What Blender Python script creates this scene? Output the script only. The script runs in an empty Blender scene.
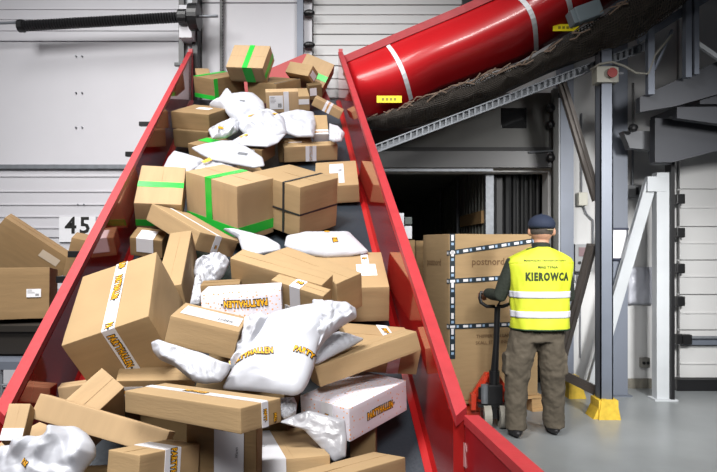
import bpy, bmesh, math, random
from mathutils import Vector, Matrix, Euler, noise
PI = math.pi
sc = bpy.context.scene
COL = sc.collection
# ------------------------------------------------------------------ measuring: camera at (0,0,1.5) looking along +Y
FPX, CX, CY, CZ = 600.0, 358.5, 245.0, 1.5
def at(x, y, Y):
    return Vector(((x - CX) * Y / FPX, Y, CZ - (y - CY) * Y / FPX))
# ------------------------------------------------------------------ materials
MATS = {}
def srgb(c):
    return tuple(((v / 12.92) if v <= .04045 else ((v + .055) / 1.055) ** 2.4) for v in c)
def mat(name, rgb, rough=.6, metal=0., bump=0., bscale=60., var=0., vscale=6., coat=0., stretch=(1, 1, 1), emit=None, spec=.5):
    if name in MATS: return MATS[name]
    m = bpy.data.materials.new(name); m.use_nodes = True
    nt = m.node_tree; b = nt.nodes['Principled BSDF']; L = nt.links
    col = srgb([v / 255 for v in rgb]) + (1,)
    b.inputs['Base Color'].default_value = col
    b.inputs['Roughness'].default_value = rough
    b.inputs['Metallic'].default_value = metal
    b.inputs['Specular IOR Level'].default_value = spec
    if coat:
        b.inputs['Coat Weight'].default_value = coat; b.inputs['Coat Roughness'].default_value = .06
    if emit:
        b.inputs['Emission Color'].default_value = col; b.inputs['Emission Strength'].default_value = emit
    if var or bump:
        tc = nt.nodes.new('ShaderNodeTexCoord'); mp = nt.nodes.new('ShaderNodeMapping')
        mp.inputs['Scale'].default_value = stretch
        L.new(tc.outputs['Object'], mp.inputs['Vector'])
    if var:
        n = nt.nodes.new('ShaderNodeTexNoise'); n.inputs['Scale'].default_value = vscale; n.inputs['Detail'].default_value = 6
        L.new(mp.outputs[0], n.inputs['Vector'])
        r = nt.nodes.new('ShaderNodeValToRGB'); r.color_ramp.elements[0].position = .3; r.color_ramp.elements[1].position = .7
        r.color_ramp.elements[0].color = tuple(v * (1 - var) for v in col[:3]) + (1,)
        r.color_ramp.elements[1].color = tuple(min(1, v * (1 + var * .6)) for v in col[:3]) + (1,)
        L.new(n.outputs['Fac'], r.inputs['Fac']); L.new(r.outputs['Color'], b.inputs['Base Color'])
    if bump:
        n2 = nt.nodes.new('ShaderNodeTexNoise'); n2.inputs['Scale'].default_value = bscale; n2.inputs['Detail'].default_value = 4
        L.new(mp.outputs[0], n2.inputs['Vector'])
        bp = nt.nodes.new('ShaderNodeBump'); bp.inputs['Strength'].default_value = bump; bp.inputs['Distance'].default_value = .01
        L.new(n2.outputs['Fac'], bp.inputs['Height']); L.new(bp.outputs[0], b.inputs['Normal'])
    MATS[name] = m
    return m
def dotted(name, base, dot):
    """white printed board with small orange dots"""
    m = mat(name, base, .55); nt = m.node_tree; b = nt.nodes['Principled BSDF']; L = nt.links
    tc = nt.nodes.new('ShaderNodeTexCoord'); v = nt.nodes.new('ShaderNodeTexVoronoi')
    v.inputs['Scale'].default_value = 58; v.inputs['Randomness'].default_value = .55
    lt = nt.nodes.new('ShaderNodeMath'); lt.operation = 'LESS_THAN'; lt.inputs[1].default_value = .19
    mx = nt.nodes.new('ShaderNodeMix'); mx.data_type = 'RGBA'
    L.new(tc.outputs['Object'], v.inputs['Vector']); L.new(v.outputs['Distance'], lt.inputs[0]); L.new(lt.outputs[0], mx.inputs['Factor'])
    mx.inputs['A'].default_value = srgb([c / 255 for c in base]) + (1,); mx.inputs['B'].default_value = srgb([c / 255 for c in dot]) + (1,)
    L.new(mx.outputs['Result'], b.inputs['Base Color'])
    return m
CARD = [mat('cardboard_tan', (162, 135, 98), .84, bump=.08, bscale=25, var=.07, vscale=5, stretch=(1, 1, 8)),
        mat('cardboard_light', (176, 148, 112), .84, bump=.08, bscale=25, var=.06, vscale=4, stretch=(8, 1, 1)),
        mat('cardboard_brown', (136, 110, 75), .84, bump=.08, bscale=25, var=.10, vscale=6, stretch=(1, 1, 8)),
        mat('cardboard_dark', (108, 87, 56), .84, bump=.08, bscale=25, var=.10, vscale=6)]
WHITE = mat('white_tape', (216, 216, 222), .35)
PAPER = mat('label_paper', (222, 222, 226), .6)
GREY = mat('print_grey', (110, 112, 118), .6)
BLACK = mat('print_black', (22, 20, 18), .6)
YEL = mat('print_yellow', (236, 170, 28), .5)
GREEN = mat('green_tape', (40, 186, 62), .3)
STRAP = mat('black_strap', (45, 46, 48), .4)
CLEAR = mat('glossy_clear_tape', (190, 176, 158), .15)
BOARD = dotted('white_dotted_board', (212, 208, 218), (226, 150, 80))
BAG = mat('white_poly_bag', (182, 184, 192), .4, bump=.3, bscale=9, coat=.1)
BAG2 = mat('grey_poly_bag', (150, 150, 156), .3, bump=.5, bscale=14, coat=.2)
RED = mat('red_painted_steel', (186, 26, 32), .30, coat=.25, var=.05, vscale=3, bump=.02, bscale=3)
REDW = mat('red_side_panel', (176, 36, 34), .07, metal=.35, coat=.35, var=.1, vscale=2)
RIM = mat('red_rim_paint', (172, 50, 56), .5, bump=.15, bscale=30, var=.10, vscale=14)
BELT = mat('slate_rubber_belt', (46, 54, 62), .42, bump=.15, bscale=90, var=.12, vscale=5)
FLAN = mat('red_flange', (168, 26, 28), .4)
WALLW = mat('white_wall_paint', (196, 196, 196), .7, bump=.12, bscale=7, var=.05, vscale=2)
DOORW = mat('white_door_panel', (198, 197, 202), .55, var=.03, vscale=2)
RIBW = mat('ribbed_door_panel', (200, 200, 200), .55, var=.03, vscale=2)
DGREY = mat('dark_grey_panel', (70, 70, 67), .5, var=.1, vscale=3)
STEEL = mat('grey_steel', (108, 114, 126), .45, metal=.2, var=.08, vscale=5)
LSTEEL = mat('light_painted_steel', (186, 190, 194), .45, var=.06, vscale=5)
GALV = mat('galvanised_steel', (128, 132, 138), .45, metal=.4, var=.15, vscale=20)
BLK = mat('black_metal', (24, 24, 26), .4)
RUB = mat('black_rubber', (20, 20, 22), .6)
DARK = mat('platform_grey', (66, 68, 74), .6, var=.08, vscale=3)
FLOOR = mat('polished_concrete', (138, 142, 144), .32, bump=.05, bscale=12, var=.16, vscale=1.6)
YELP = mat('yellow_paint', (214, 180, 60), .6, var=.2, vscale=18)
WOOD = mat('pale_wood', (186, 150, 104), .7, var=.15, vscale=8, stretch=(1, 10, 10))
TRAIL = mat('trailer_lining', (120, 122, 116), .6, var=.05)
ORANGE = mat('orange_red_paint', (200, 58, 34), .35)
# ------------------------------------------------------------------ object helpers
def link(name, me, m=None, parent=None, M=None):
    o = bpy.data.objects.new(name, me); COL.objects.link(o)
    if m is not None and me is not None:
        for q in (m if isinstance(m, (list, tuple)) else [m]): me.materials.append(q)
    if parent is not None: o.parent = parent
    if M is not None: o.matrix_local = M
    return o
def tag(o, label=None, cat=None, group=None, kind=None):
    if label: o['label'] = label
    if cat: o['category'] = cat
    if group: o['group'] = group
    if kind: o['kind'] = kind
    return o
def thing(name, label, cat, loc=(0, 0, 0), rot=(0, 0, 0), group=None):
    o = bpy.data.objects.new(name, None); COL.objects.link(o); o.location = loc; o.rotation_euler = rot
    o.empty_display_size = .05
    return tag(o, label, cat, group)
def obj(name, bm, m, parent=None, smooth=False, M=None):
    me = bpy.data.meshes.new(name); bmesh.ops.recalc_face_normals(bm, faces=bm.faces); bm.to_mesh(me); bm.free()
    if smooth:
        for p in me.polygons: p.use_smooth = True
    return link(name, me, m, parent, M)
def struct(name, bm, m, **k):
    return tag(obj(name, bm, m, **k), kind='structure')
def bxx(bm, x0, x1, y0, y1, z0, z1, M=None, bev=0., mi=0):
    n = len(bm.verts)
    r = bmesh.ops.create_cube(bm, size=1)
    vs = r['verts']
    for v in vs:
        v.co = Vector(((x0 + x1) / 2 + v.co.x * (x1 - x0), (y0 + y1) / 2 + v.co.y * (y1 - y0), (z0 + z1) / 2 + v.co.z * (z1 - z0)))
        if M is not None: v.co = M @ v.co
    fs = {f for v in vs for f in v.link_faces}
    for f in fs: f.material_index = mi
    if bev:
        es = list({e for v in vs for e in v.link_edges})
        bmesh.ops.bevel(bm, geom=es, offset=bev, segments=2, profile=.7, affect='EDGES')
    return bm
def box(x0, x1, y0, y1, z0, z1, **k): return bxx(bmesh.new(), x0, x1, y0, y1, z0, z1, **k)
def beam(bm, a, b, w, h, up=(0, 0, 1), bev=0., mi=0):
    """rectangular bar from a to b, w across, h along up"""
    a, b = Vector(a), Vector(b); d = (b - a); l = d.length; d.normalize()
    s = d.cross(Vector(up)); s = s.normalized() if s.length > 1e-4 else Vector((1, 0, 0)); u = s.cross(d)
    M = Matrix((s, d, u)).transposed().to_4x4(); M.translation = (a + b) / 2
    return bxx(bm, -w / 2, w / 2, -l / 2, l / 2, -h / 2, h / 2, M=M, bev=bev, mi=mi)
def tube(bm, pts, r, seg=10, cap=True, mi=0):
    pts = [Vector(p) for p in pts]; rr = r if isinstance(r, (list, tuple)) else [r] * len(pts)
    rings = []; prev = None
    for i, p in enumerate(pts):
        d = (pts[min(i + 1, len(pts) - 1)] - pts[max(i - 1, 0)]).normalized()
        u = prev if prev is not None else (Vector((0, 0, 1)) if abs(d.z) < .9 else Vector((1, 0, 0)))
        s = d.cross(u).normalized(); u = s.cross(d); prev = u
        q = rr[i]; qa, qb = q if isinstance(q, tuple) else (q, q)
        rings.append([bm.verts.new(p + s * math.cos(2 * PI * k / seg) * qa + u * math.sin(2 * PI * k / seg) * qb) for k in range(seg)])
    for a, b in zip(rings, rings[1:]):
        for k in range(seg):
            f = bm.faces.new((a[k], a[(k + 1) % seg], b[(k + 1) % seg], b[k])); f.material_index = mi
    if cap:
        for q in (rings[0][::-1], rings[-1]):
            f = bm.faces.new(q); f.material_index = mi
    return bm
def cyl(bm, a, b, r, seg=16, mi=0): return tube(bm, [a, b], r, seg, mi=mi)
def ell(bm, c, r, seg=18, M=None, mi=0):
    ret = bmesh.ops.create_uvsphere(bm, u_segments=seg, v_segments=seg // 2 + 2, radius=1)
    for v in ret['verts']:
        v.co = Vector((v.co.x * r[0], v.co.y * r[1], v.co.z * r[2]))
        if M is not None: v.co = M @ v.co
        v.co += Vector(c)
    return bm
def prism(bm, poly, off, mi=0):
    """polygon (3-D points) extruded by vector off"""
    off = Vector(off); a = [bm.verts.new(Vector(p)) for p in poly]; b = [bm.verts.new(Vector(p) + off) for p in poly]; n = len(a)
    fs = [bm.faces.new(a), bm.faces.new(b[::-1])]
    for i in range(n): fs.append(bm.faces.new((a[i], b[i], b[(i + 1) % n], a[(i + 1) % n])))
    for f in fs: f.material_index = mi
    return bm
# ------------------------------------------------------------------ lettering
_tc = {}
def text_polys(s, bold):
    """(verts, faces) of a text of cap height 1, centred"""
    k = (s, bold)
    if k in _tc: return _tc[k]
    c = bpy.data.curves.new('t', 'FONT'); c.body = s; c.size = 1.4; c.align_x = 'CENTER'; c.align_y = 'CENTER'; c.resolution_u = 2
    c.offset = bold; c.space_character = 1.22 if bold >= .03 else 1.0
    o = bpy.data.objects.new('t', c); COL.objects.link(o); bpy.context.view_layer.update()
    me = bpy.data.meshes.new_from_object(o.evaluated_get(bpy.context.evaluated_depsgraph_get()))
    r = ([v.co.copy() for v in me.vertices], [tuple(p.vertices) for p in me.polygons])
    bpy.data.objects.remove(o); bpy.data.curves.remove(c); bpy.data.meshes.remove(me)
    _tc[k] = r
    return r
def letters(bm, s, h, M, bold=.0, mi=0, squash=1., fn=None, arc=0.):
    vs, fs = text_polys(s, bold)
    out = []
    for v in vs:
        p = M @ Vector((v.x * h * squash, v.y * h + arc * h * (v.x * .2) ** 2, 0))
        out.append(bm.verts.new(fn(p) if fn else p))
    for f in fs:
        try: q = bm.faces.new([out[i] for i in f]); q.material_index = mi
        except ValueError: pass
def party(bm, h, M, fn=None, arc=-.12, s="PARTYHALLEN"):
    """the yellow outlined wordmark of the tape: materials 0 black, 1 yellow"""
    up = Matrix.Translation((0, 0, .0012))
    h *= 1.08; letters(bm, s, h, M, .20, 0, .62, fn, arc)
    letters(bm, s, h, M @ up, .055, 1, .62, fn, arc)
    bxx(bm, .0, h * .28, -h * .14, h * .14, 0, .0008, M=M @ Matrix.Translation((len(s) * h * .32, 0, .0004)) if fn is None else M @ Matrix.Translation((len(s) * h * .32, 0, 0)), mi=0)
# ------------------------------------------------------------------ cartons
FR = {'N': ((1, 0, 0), (0, 0, 1), (0, -1, 0)), 'F': ((-1, 0, 0), (0, 0, 1), (0, 1, 0)), 'T': ((1, 0, 0), (0, 1, 0), (0, 0, 1)),
      'B': ((1, 0, 0), (0, -1, 0), (0, 0, -1)), 'R': ((0, 1, 0), (0, 0, 1), (1, 0, 0)), 'L': ((0, -1, 0), (0, 0, 1), (-1, 0, 0))}
def face_frame(dims, f):
    u, v, n = [Vector(q) for q in FR[f]]; d = Vector(dims)
    su, sv, sn = [abs(sum(a * b for a, b in zip(q, d))) for q in (u, v, n)]
    return u, v, n, su, sv, sn
def face_matrix(dims, f, cu, cv, rot=0, lift=.0):
    u, v, n, su, sv, sn = face_frame(dims, f)
    M = Matrix((u, v, n)).transposed().to_4x4(); M.translation = u * (cu - .5) * su + v * (cv - .5) * sv + n * (sn / 2 + lift)
    return M @ Matrix.Rotation(math.radians(rot), 4, 'Z')
def rect_on(bm, dims, f, u0, u1, v0, v1, lift=.0012, mi=0, skew=0.):
    u, v, n, su, sv, sn = face_frame(dims, f)
    P = []
    for a, b in ((u0, v0), (u1, v0), (u1, v1), (u0, v1)):
        P.append(u * (a + skew * (b - .5) - .5) * su + v * (b - .5) * sv + n * (sn / 2))
    prism(bm, P, n * lift, mi)
def carton_mesh(dims, seed, seam=None):
    """closed corrugated box: bevelled, slightly bulged and dented, with the flap seam pressed into the top"""
    rnd = random.Random(seed); bm = bmesh.new(); w, d, h = dims
    bxx(bm, -w / 2, w / 2, -d / 2, d / 2, -h / 2, h / 2)
    bmesh.ops.subdivide_edges(bm, edges=bm.edges[:], cuts=5, use_grid_fill=True)
    off = Vector((rnd.random() * 50, rnd.random() * 50, rnd.random() * 50)); amp = min(.006, .02 * min(dims))
    for v in bm.verts:
        q = Vector((v.co.x / w * 2, v.co.y / d * 2, v.co.z / h * 2)); ex = sum(abs(abs(c) - 1) < 1e-3 for c in q)
        n = noise.noise(v.co * 7 + off)
        if ex == 1:
            a = max(range(3), key=lambda i: abs(q[i])); v.co[a] += math.copysign(1, q[a]) * (-.25 + n) * amp
        elif ex == 2: v.co += v.co.normalized() * (n * .35 - .1) * amp
        else: v.co += v.co.normalized() * (-.3 * amp)
    sh = [e for e in bm.edges if len(e.link_faces) == 2 and e.calc_face_angle(0) > 1.]
    bmesh.ops.bevel(bm, geom=sh, offset=.0022, segments=2, profile=.6, affect='EDGES')
    for f in bm.faces: f.smooth = True
    # flap seam: two thin proud lips along the middle of the top and bottom
    ax = 0 if w >= d else 1
    for s in (-1, 1):
        z0 = s * h / 2
        if ax == 0:
            bxx(bm, -w * .495, w * .495, .0005, .0016, z0 - .001, z0 + .0006)
        else:
            bxx(bm, .0005, .0016, -d * .495, d * .495, z0 - .001, z0 + .0006)
    return bm
def sharp(o):
    m = o.modifiers.new('normals', 'WEIGHTED_NORMAL'); m.keep_sharp = True
def carton(key, label, m=0, decals=(), name='cardboard_box', group='parcels heaped in the chute', mt=None, cat='box'):
    loc, rot, dims = BOXES[key]
    bm = carton_mesh(dims, key)
    o = obj(name, bm, mt or CARD[m]); o.location = loc; o.rotation_euler = rot; tag(o, label, cat, group)
    for dc in decals:
        k = dc[0]
        if k == 'rect':      # name, material, list of (face,u0,u1,v0,v1)
            for r in dc[3]:
                b = bmesh.new(); rect_on(b, dims, *r[:5], lift=.0016, skew=(r[5] if len(r) > 5 else 0)); obj(dc[1], b, dc[2], o)
        elif k == 'label':   # face,u0,u1,v0,v1 : paper with printed lines and a bar code
            b = bmesh.new(); f, u0, u1, v0, v1 = dc[1:6]
            rect_on(b, dims, f, u0, u1, v0, v1, lift=.0018)
            rn = random.Random(str(key) + str(dc)); du, dv = u1 - u0, v1 - v0
            for i in range(5):
                y = v0 + dv * (.9 - i * .1)
                rect_on(b, dims, f, u0 + du * .07, u0 + du * rn.uniform(.3, .6), y - dv * .03, y, lift=.0022, mi=1)
            x = u0 + du * .62
            for i in range(12):
                w = rn.uniform(.006, .018); rect_on(b, dims, f, x, x + du * w, v0 + dv * .12, v0 + dv * .42, lift=.0022, mi=2); x += du * (w + .01)
            obj('shipping_label', b, [PAPER, GREY, BLACK], o)
        elif k == 'party':   # face,cu,cv,height,rot
            b = bmesh.new(); f, cu, cv, hh, rt = dc[1:6]
            party(b, hh, face_matrix(dims, f, cu, cv, rt, .0026), s=(dc[6] if len(dc) > 6 else "PARTYHALLEN"))
            obj('lettering', b, [BLACK, YEL], o)
        elif k == 'text':
            b = bmesh.new(); f, cu, cv, hh, rt, s, mm = dc[1:8]
            letters(b, s, hh, face_matrix(dims, f, cu, cv, rt, .0024), .02); obj('lettering', b, mm, o)
    return o
BOXES = {
    'B20': ((-0.029, 1.780, 0.798), (-0.094, 0.090, 0.843), (0.387, 0.131, 0.093)),
    'B16': ((-0.554, 1.630, 0.905), (-0.064, 0.136, 1.023), (0.206, 0.124, 0.092)),
    'B21': ((-0.989, 1.744, 0.977), (0.997, 0.059, 0.203), (0.058, 0.106, 0.064)),
    'B15': ((-0.780, 1.844, 0.947), (-0.329, 0.289, 0.009), (0.407, 0.091, 0.074)),
    'B22': ((-1.012, 1.863, 0.849), (0.236, 0.157, -0.458), (0.152, 0.168, 0.092)),
    'B14': ((-0.906, 2.049, 0.925), (0.818, 0.648, -0.156), (0.101, 0.183, 0.310)),
    'B23': ((-1.124, 2.394, 0.917), (0.095, -0.099, 0.203), (0.119, 0.062, 0.066)),
    'B12': ((-0.422, 1.582, 1.077), (-0.019, -0.062, -0.652), (0.479, 0.132, 0.060)),
    'B13': ((-0.722, 2.149, 1.001), (0.552, 0.031, 0.203), (0.259, 0.067, 0.103)),
    'B17': ((-0.384, 1.724, 0.922), (0.114, 0.043, -0.112), (0.205, 0.061, 0.251)),
    'B18': ((-0.723, 2.279, 0.799), (0.116, 0.040, -0.072), (0.191, 0.059, 0.229)),
    'B19': ((-0.258, 2.054, 0.785), (-0.146, -0.006, 0.237), (0.222, 0.570, 0.080)),
    'B11': ((-0.012, 2.225, 0.914), (0.104, 0.038, -0.674), (0.227, 0.343, 0.118)),
    'B11b': ((0.020, 2.238, 0.760), (-0.156, -0.020, -0.065), (0.094, 0.135, 0.155)),
    'B9': ((0.021, 2.249, 1.083), (-0.050, -0.266, 0.341), (0.409, 0.127, 0.075)),
    'B10': ((0.077, 2.466, 1.077), (0.236, 0.106, 0.250), (0.287, 0.234, 0.112)),
    'B3': ((-0.529, 2.110, 1.202), (0.104, 0.247, 0.083), (0.233, 0.220, 0.098)),
    'B1': ((-0.872, 2.278, 1.213), (0.557, -0.328, 0.054), (0.306, 0.430, 0.259)),
    'B2': ((-0.838, 2.806, 1.360), (0.402, -0.144, 0.137), (0.107, 0.616, 0.194)),
    'B8': ((-0.441, 2.318, 1.258), (0.060, -0.049, 0.107), (0.294, 0.197, 0.157)),
    'B8b': ((-0.576, 2.526, 1.292), (0.086, -0.038, 0.158), (0.159, 0.135, 0.106)),
    'B6': ((-0.233, 2.447, 1.267), (0.434, 0.241, -0.444), (0.247, 0.059, 0.170)),
    'B4': ((-0.330, 2.553, 1.344), (0.431, 0.236, -0.392), (0.449, 0.094, 0.152)),
    'B5': ((-0.214, 2.705, 1.342), (0.281, 0.229, -0.728), (0.488, 0.151, 0.159)),
    'B7': ((-0.055, 3.043, 1.296), (0.334, -0.022, 0.042), (0.378, 0.478, 0.177)),
    'B28': ((-0.372, 4.610, 2.218), (0.498, -0.080, 0.213), (0.412, 0.092, 0.122)),
    'B30': ((-0.305, 4.781, 2.413), (0.826, -0.028, 0.101), (0.118, 0.250, 0.117)),
    'B27': ((-0.152, 4.204, 1.944), (0.505, -0.062, 0.023), (0.293, 0.442, 0.128)),
    'B31': ((-0.266, 5.220, 2.699), (0.406, 0.453, 0.131), (0.267, 0.151, 0.073)),
    'B45': ((-0.413, 5.609, 2.937), (0.542, -0.174, 0.267), (0.129, 0.074, 0.142)),
    'B32': ((-0.637, 5.009, 2.705), (0.532, -0.060, 0.141), (0.267, 0.090, 0.177)),
    'B33': ((-0.512, 5.482, 2.830), (0.549, -0.066, 0.157), (0.110, 0.237, 0.136)),
    'B25': ((-0.781, 3.643, 1.762), (0.260, 0.258, -0.621), (0.463, 0.286, 0.341)),
    'B26': ((-0.400, 3.722, 1.783), (0.264, 0.275, -0.645), (0.425, 0.328, 0.312)),
    'B42': ((-0.754, 4.139, 1.982), (0.494, -0.194, 0.428), (0.144, 0.209, 0.115)),
    'B46': ((-0.931, 3.340, 1.583), (-0.181, 0.336, -0.735), (0.513, 0.255, 0.099)),
    'B47': ((-1.195, 3.437, 1.514), (0.455, 0.109, 0.070), (0.179, 0.142, 0.113)),
    'B24': ((-1.207, 3.681, 1.796), (0.731, 0.026, 0.220), (0.265, 0.381, 0.188)),
    'B41': ((-0.758, 4.483, 2.203), (0.462, 0.192, -0.315), (0.194, 0.200, 0.104)),
    'B40': ((-1.056, 4.507, 2.214), (0.366, 0.234, -0.523), (0.347, 0.262, 0.107)),
    'B29': ((-0.495, 4.667, 2.243), (0.541, -0.091, 0.185), (0.258, 0.081, 0.167)),
    'B38': ((-1.277, 4.888, 2.537), (0.377, 0.138, -0.280), (0.342, 0.342, 0.136)),
    'B39': ((-1.277, 4.874, 2.384), (0.341, 0.122, -0.282), (0.311, 0.313, 0.136)),
    'B35': ((-0.975, 5.426, 3.140), (1.019, 0.089, -0.180), (0.343, 0.287, 0.169)),
    'B36': ((-1.287, 5.556, 2.978), (0.350, 0.259, -0.598), (0.278, 0.361, 0.187)),
    'B34': ((-0.777, 5.572, 2.937), (0.352, 0.202, -0.552), (0.346, 0.350, 0.183)),
    'B37': ((-1.485, 5.737, 3.054), (0.533, -0.074, 0.313), (0.129, 0.233, 0.208)),
    'B43': ((-0.532, 5.633, 3.117), (1.193, 0.279, -0.474), (0.261, 0.119, 0.127)),
    'B44': ((-0.425, 5.833, 3.153), (1.261, 0.407, -0.029), (0.289, 0.280, 0.160)),
    'L1': ((-2.075, 3.700, 1.394), (0.232, 0.629, 0.489), (0.453, 0.174, 0.389)),
    'L2': ((-1.711, 3.800, 1.478), (0.133, 0.218, 0.371), (0.216, 0.300, 0.246)),
    'L3': ((-1.836, 3.300, 1.234), (-0.076, -0.001, 0.322), (0.288, 0.278, 0.273)),
}
W_, G_, S_ = 'white_tape', 'green_tape', 'strap'
def T(m, *r, n='tape'): return ('rect', n, m, r)
carton('B20', 'long plain tan box across the bottom edge, right of the broad-taped box', 0)
carton('B16', 'tan box at the bottom edge with vertical yellow lettering on white tape', 0, [T(WHITE, ('N', .40, .66, 0, 1), ('T', .40, .66, 0, 1)), ('party', 'N', .54, .35, .017, -90)])
carton('B21', 'small upright box at the bottom left corner with a white label low down', 1, [T(PAPER, ('T', 0, .98, 0, .32), n='label')])
carton('B15', 'long narrow plain box sloping down to the right above the corner white bag', 1)
carton('B22', 'plain box half buried between the long narrow box and the corner white bag', 1)
carton('B14', 'plain box tipped on its corner like a diamond, below the largest box', 1)
carton('B23', 'small plain box peeping out behind the tipped diamond box beside the left red wall', 1)
carton('B12', 'long flat tan box in the lower middle with white lettered tape along its top', 0, [T(WHITE, ('T', 0, 1, .50, .66), ('R', .50, .66, 0, 1)), ('party', 'T', .45, .58, .013, 0), ('party', 'R', .57, .5, .0085, -90, "PARTY"), ('party', 'R', .82, .3, .008, -90, "HALL")])
carton('B13', 'flat box with white lettered tape on its edge, just below the big taped box', 0, [T(WHITE, ('N', 0, .72, .3, .72)), ('party', 'N', .2, .5, .012, 0)])
carton('B17', 'tall box under the long flat box with a wide pale label strip', 2, [T(WHITE, ('N', .40, .82, 0, 1)), ('text', 'N', .53, .8, .008, 90, 'Waren', GREY), ('text', 'N', .72, .5, .008, 90, 'Waren', GREY)])
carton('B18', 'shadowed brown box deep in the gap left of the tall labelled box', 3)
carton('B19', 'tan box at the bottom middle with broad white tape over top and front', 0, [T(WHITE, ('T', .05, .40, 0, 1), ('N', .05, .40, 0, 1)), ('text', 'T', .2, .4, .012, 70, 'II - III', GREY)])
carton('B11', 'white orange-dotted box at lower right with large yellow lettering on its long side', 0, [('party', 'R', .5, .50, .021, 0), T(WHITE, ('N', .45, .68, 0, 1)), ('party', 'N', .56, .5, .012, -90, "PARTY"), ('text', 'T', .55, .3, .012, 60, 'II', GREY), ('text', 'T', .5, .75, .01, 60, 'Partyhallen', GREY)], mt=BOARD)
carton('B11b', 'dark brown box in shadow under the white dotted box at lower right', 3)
carton('B9', 'long plain tan box on the right, tilted upwards to the right', 0)
carton('B10', 'taped tan box lying under the long tilted box by the right wall', 0, [T(WHITE, ('T', .55, .72, 0, 1), ('N', .55, .72, 0, 1)), ('party', 'T', .635, .72, .017, -90, "PARTY")])
carton('B3', 'tan box in the middle with a long white address label on top', 0, [('label', 'T', .08, .95, .28, .80)])
carton('B1', 'largest tan box, leaning on the left red wall, lettered tape down its middle', 0, [T(WHITE, ('T', .46, .61, 0, 1), ('N', .46, .61, 0, 1)), ('party', 'T', .54, .60, .022, -90), ('party', 'T', .54, .95, .022, -90, "LEN"), ('party', 'N', .535, .62, .021, -90), ('party', 'T', .54, .05, .022, -90, "PA")])
carton('B2', 'tall narrow plain box standing on end, right behind the largest taped box', 0)
carton('B8', 'white orange-dotted box in the middle whose yellow lettering reads upside down', 0, [('party', 'N', .55, .70, .022, 180)], mt=BOARD)
carton('B8b', 'tan box lying directly behind the white box with upside-down lettering', 2)
carton('B6', 'short tan box in the middle, white lettered tape over top and front', 0, [T(WHITE, ('T', .36, .56, 0, 1), ('N', .36, .56, 0, 1)), ('party', 'T', .47, .6, .016, 0, "PAR"), ('label', 'N', .25, .62, .0, .42)])
carton('B4', 'long plain tan box in the middle, rising left, behind the short taped box', 0)
carton('B5', 'long plain tan box behind the middle long box, its dark end facing right', 0)
carton('B7', 'wide tan box against the right red wall, white label on top', 0, [T(WHITE, ('T', .70, .80, .62, 1)), T(PAPER, ('T', .62, .88, .30, .62), n='label'), ('party', 'T', .745, .8, .020, -90, "PA")])
carton('B28', 'flat tan box lying across the upper chute with white-yellow tape mid front', 0, [T(WHITE, ('N', .40, .60, 0, 1)), T(YEL, ('N', .47, .53, 0, 1), n='tape_stripe')])
carton('B30', 'narrow upright tan box in the upper chute, white-yellow tape low down', 0, [T(WHITE, ('T', 0, 1, .0, .22), ('N', 0, 1, .1, 1)), T(YEL, ('T', 0, 1, .06, .14), n='tape_stripe')])
carton('B27', 'tan box by the upper right red wall, square white label on top', 0, [('label', 'T', .34, .68, .50, .88), T(WHITE, ('T', .55, .68, .1, .88))])
carton('B31', 'small slanting box near the top right wall with a white band round its middle', 0, [T(WHITE, ('N', .38, .62, 0, 1), ('T', .38, .62, 0, 1)), T(YEL, ('N', .47, .53, 0, 1), ('T', .47, .53, 0, 1), n='tape_stripe')])
carton('B45', 'small brown box with a pale label under the top right green-banded box', 3, [T(PAPER, ('N', .1, .6, .3, .8), n='label')])
carton('B32', 'square tan box in the upper chute with a large white address label facing out', 1, [('label', 'N', .10, .52, .18, .82), T(WHITE, ('N', .54, .70, 0, 1))])
carton('B33', 'small tan box with a white label at the right of the square address-labelled box', 0, [T(PAPER, ('N', .1, .95, .45, .80), n='label')])
carton('B26', 'tan box tied crosswise with a thin black strap, right of the big green-taped box', 0, [T(STRAP, ('N', 0, 1, .44, .475), ('R', 0, 1, .44, .475), ('N', .66, .70, 0, 1), ('T', .66, .70, 0, 1), n='strap')])
carton('B25', 'biggest green-taped box in the middle of the chute with bands on side and lid', 1, [T(GREEN, ('N', 0, 1, .10, .27), ('R', 0, 1, .10, .27), ('N', .40, .52, .27, 1), ('T', .40, .52, 0, 1)), T(PAPER, ('N', .02, .45, -.0, .09), n='label')])
carton('B42', 'tan box top showing just behind the biggest green-taped box', 2)
carton('B46', 'long slanting tan box below the green-taped boxes with clear tape along its top', 0, [T(WHITE, ('T', 0, 1, .47, .53)), T(WHITE, ('R', .40, .56, 0, 1)), ('party', 'R', .48, .4, .010, -90, "PAR")])
carton('B47', 'small brown box by the left red wall, large white label over its edge', 2, [T(PAPER, ('T', .2, .72, .0, .75), ('N', .2, .72, .25, 1), n='label')])
carton('B24', 'tan box by the left red wall with one green tape band across its lid', 1, [T(GREEN, ('T', 0, 1, .42, .56), ('N', 0, 1, .1, .35))])
carton('B41', 'tan box poking from under the upper white bags, white paper on its side', 2, [T(PAPER, ('N', 0, .7, .35, .95), n='label')])
carton('B40', 'brown box with green tape on its lid, left under the white bags', 2, [T(GREEN, ('T', 0, 1, .4, .75))])
carton('B29', 'brown box just behind the flat box that lies across the upper chute', 2, [T(PAPER, ('N', .3, .7, .78, .98), n='label')])
carton('B38', 'brown box at upper left with a small white paper on its lid', 2, [T(PAPER, ('T', .35, .7, .5, .72), n='label')])
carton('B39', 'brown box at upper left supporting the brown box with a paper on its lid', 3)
carton('B35', 'topmost box of the heap, tilted, with a green tape band down its face', 1, [T(GREEN, ('T', .44, .58, 0, 1), ('N', .44, .70, 0, 1), ('R', 0, 1, .25, .5))])
carton('B36', 'tan box with crossed green tape at the top left of the heap', 2, [T(GREEN, ('T', .0, .2, 0, 1), ('R', 0, 1, .0, .14), ('N', 0, 1, 0, .2), ('R', .0, .12, 0, 1))])
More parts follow.
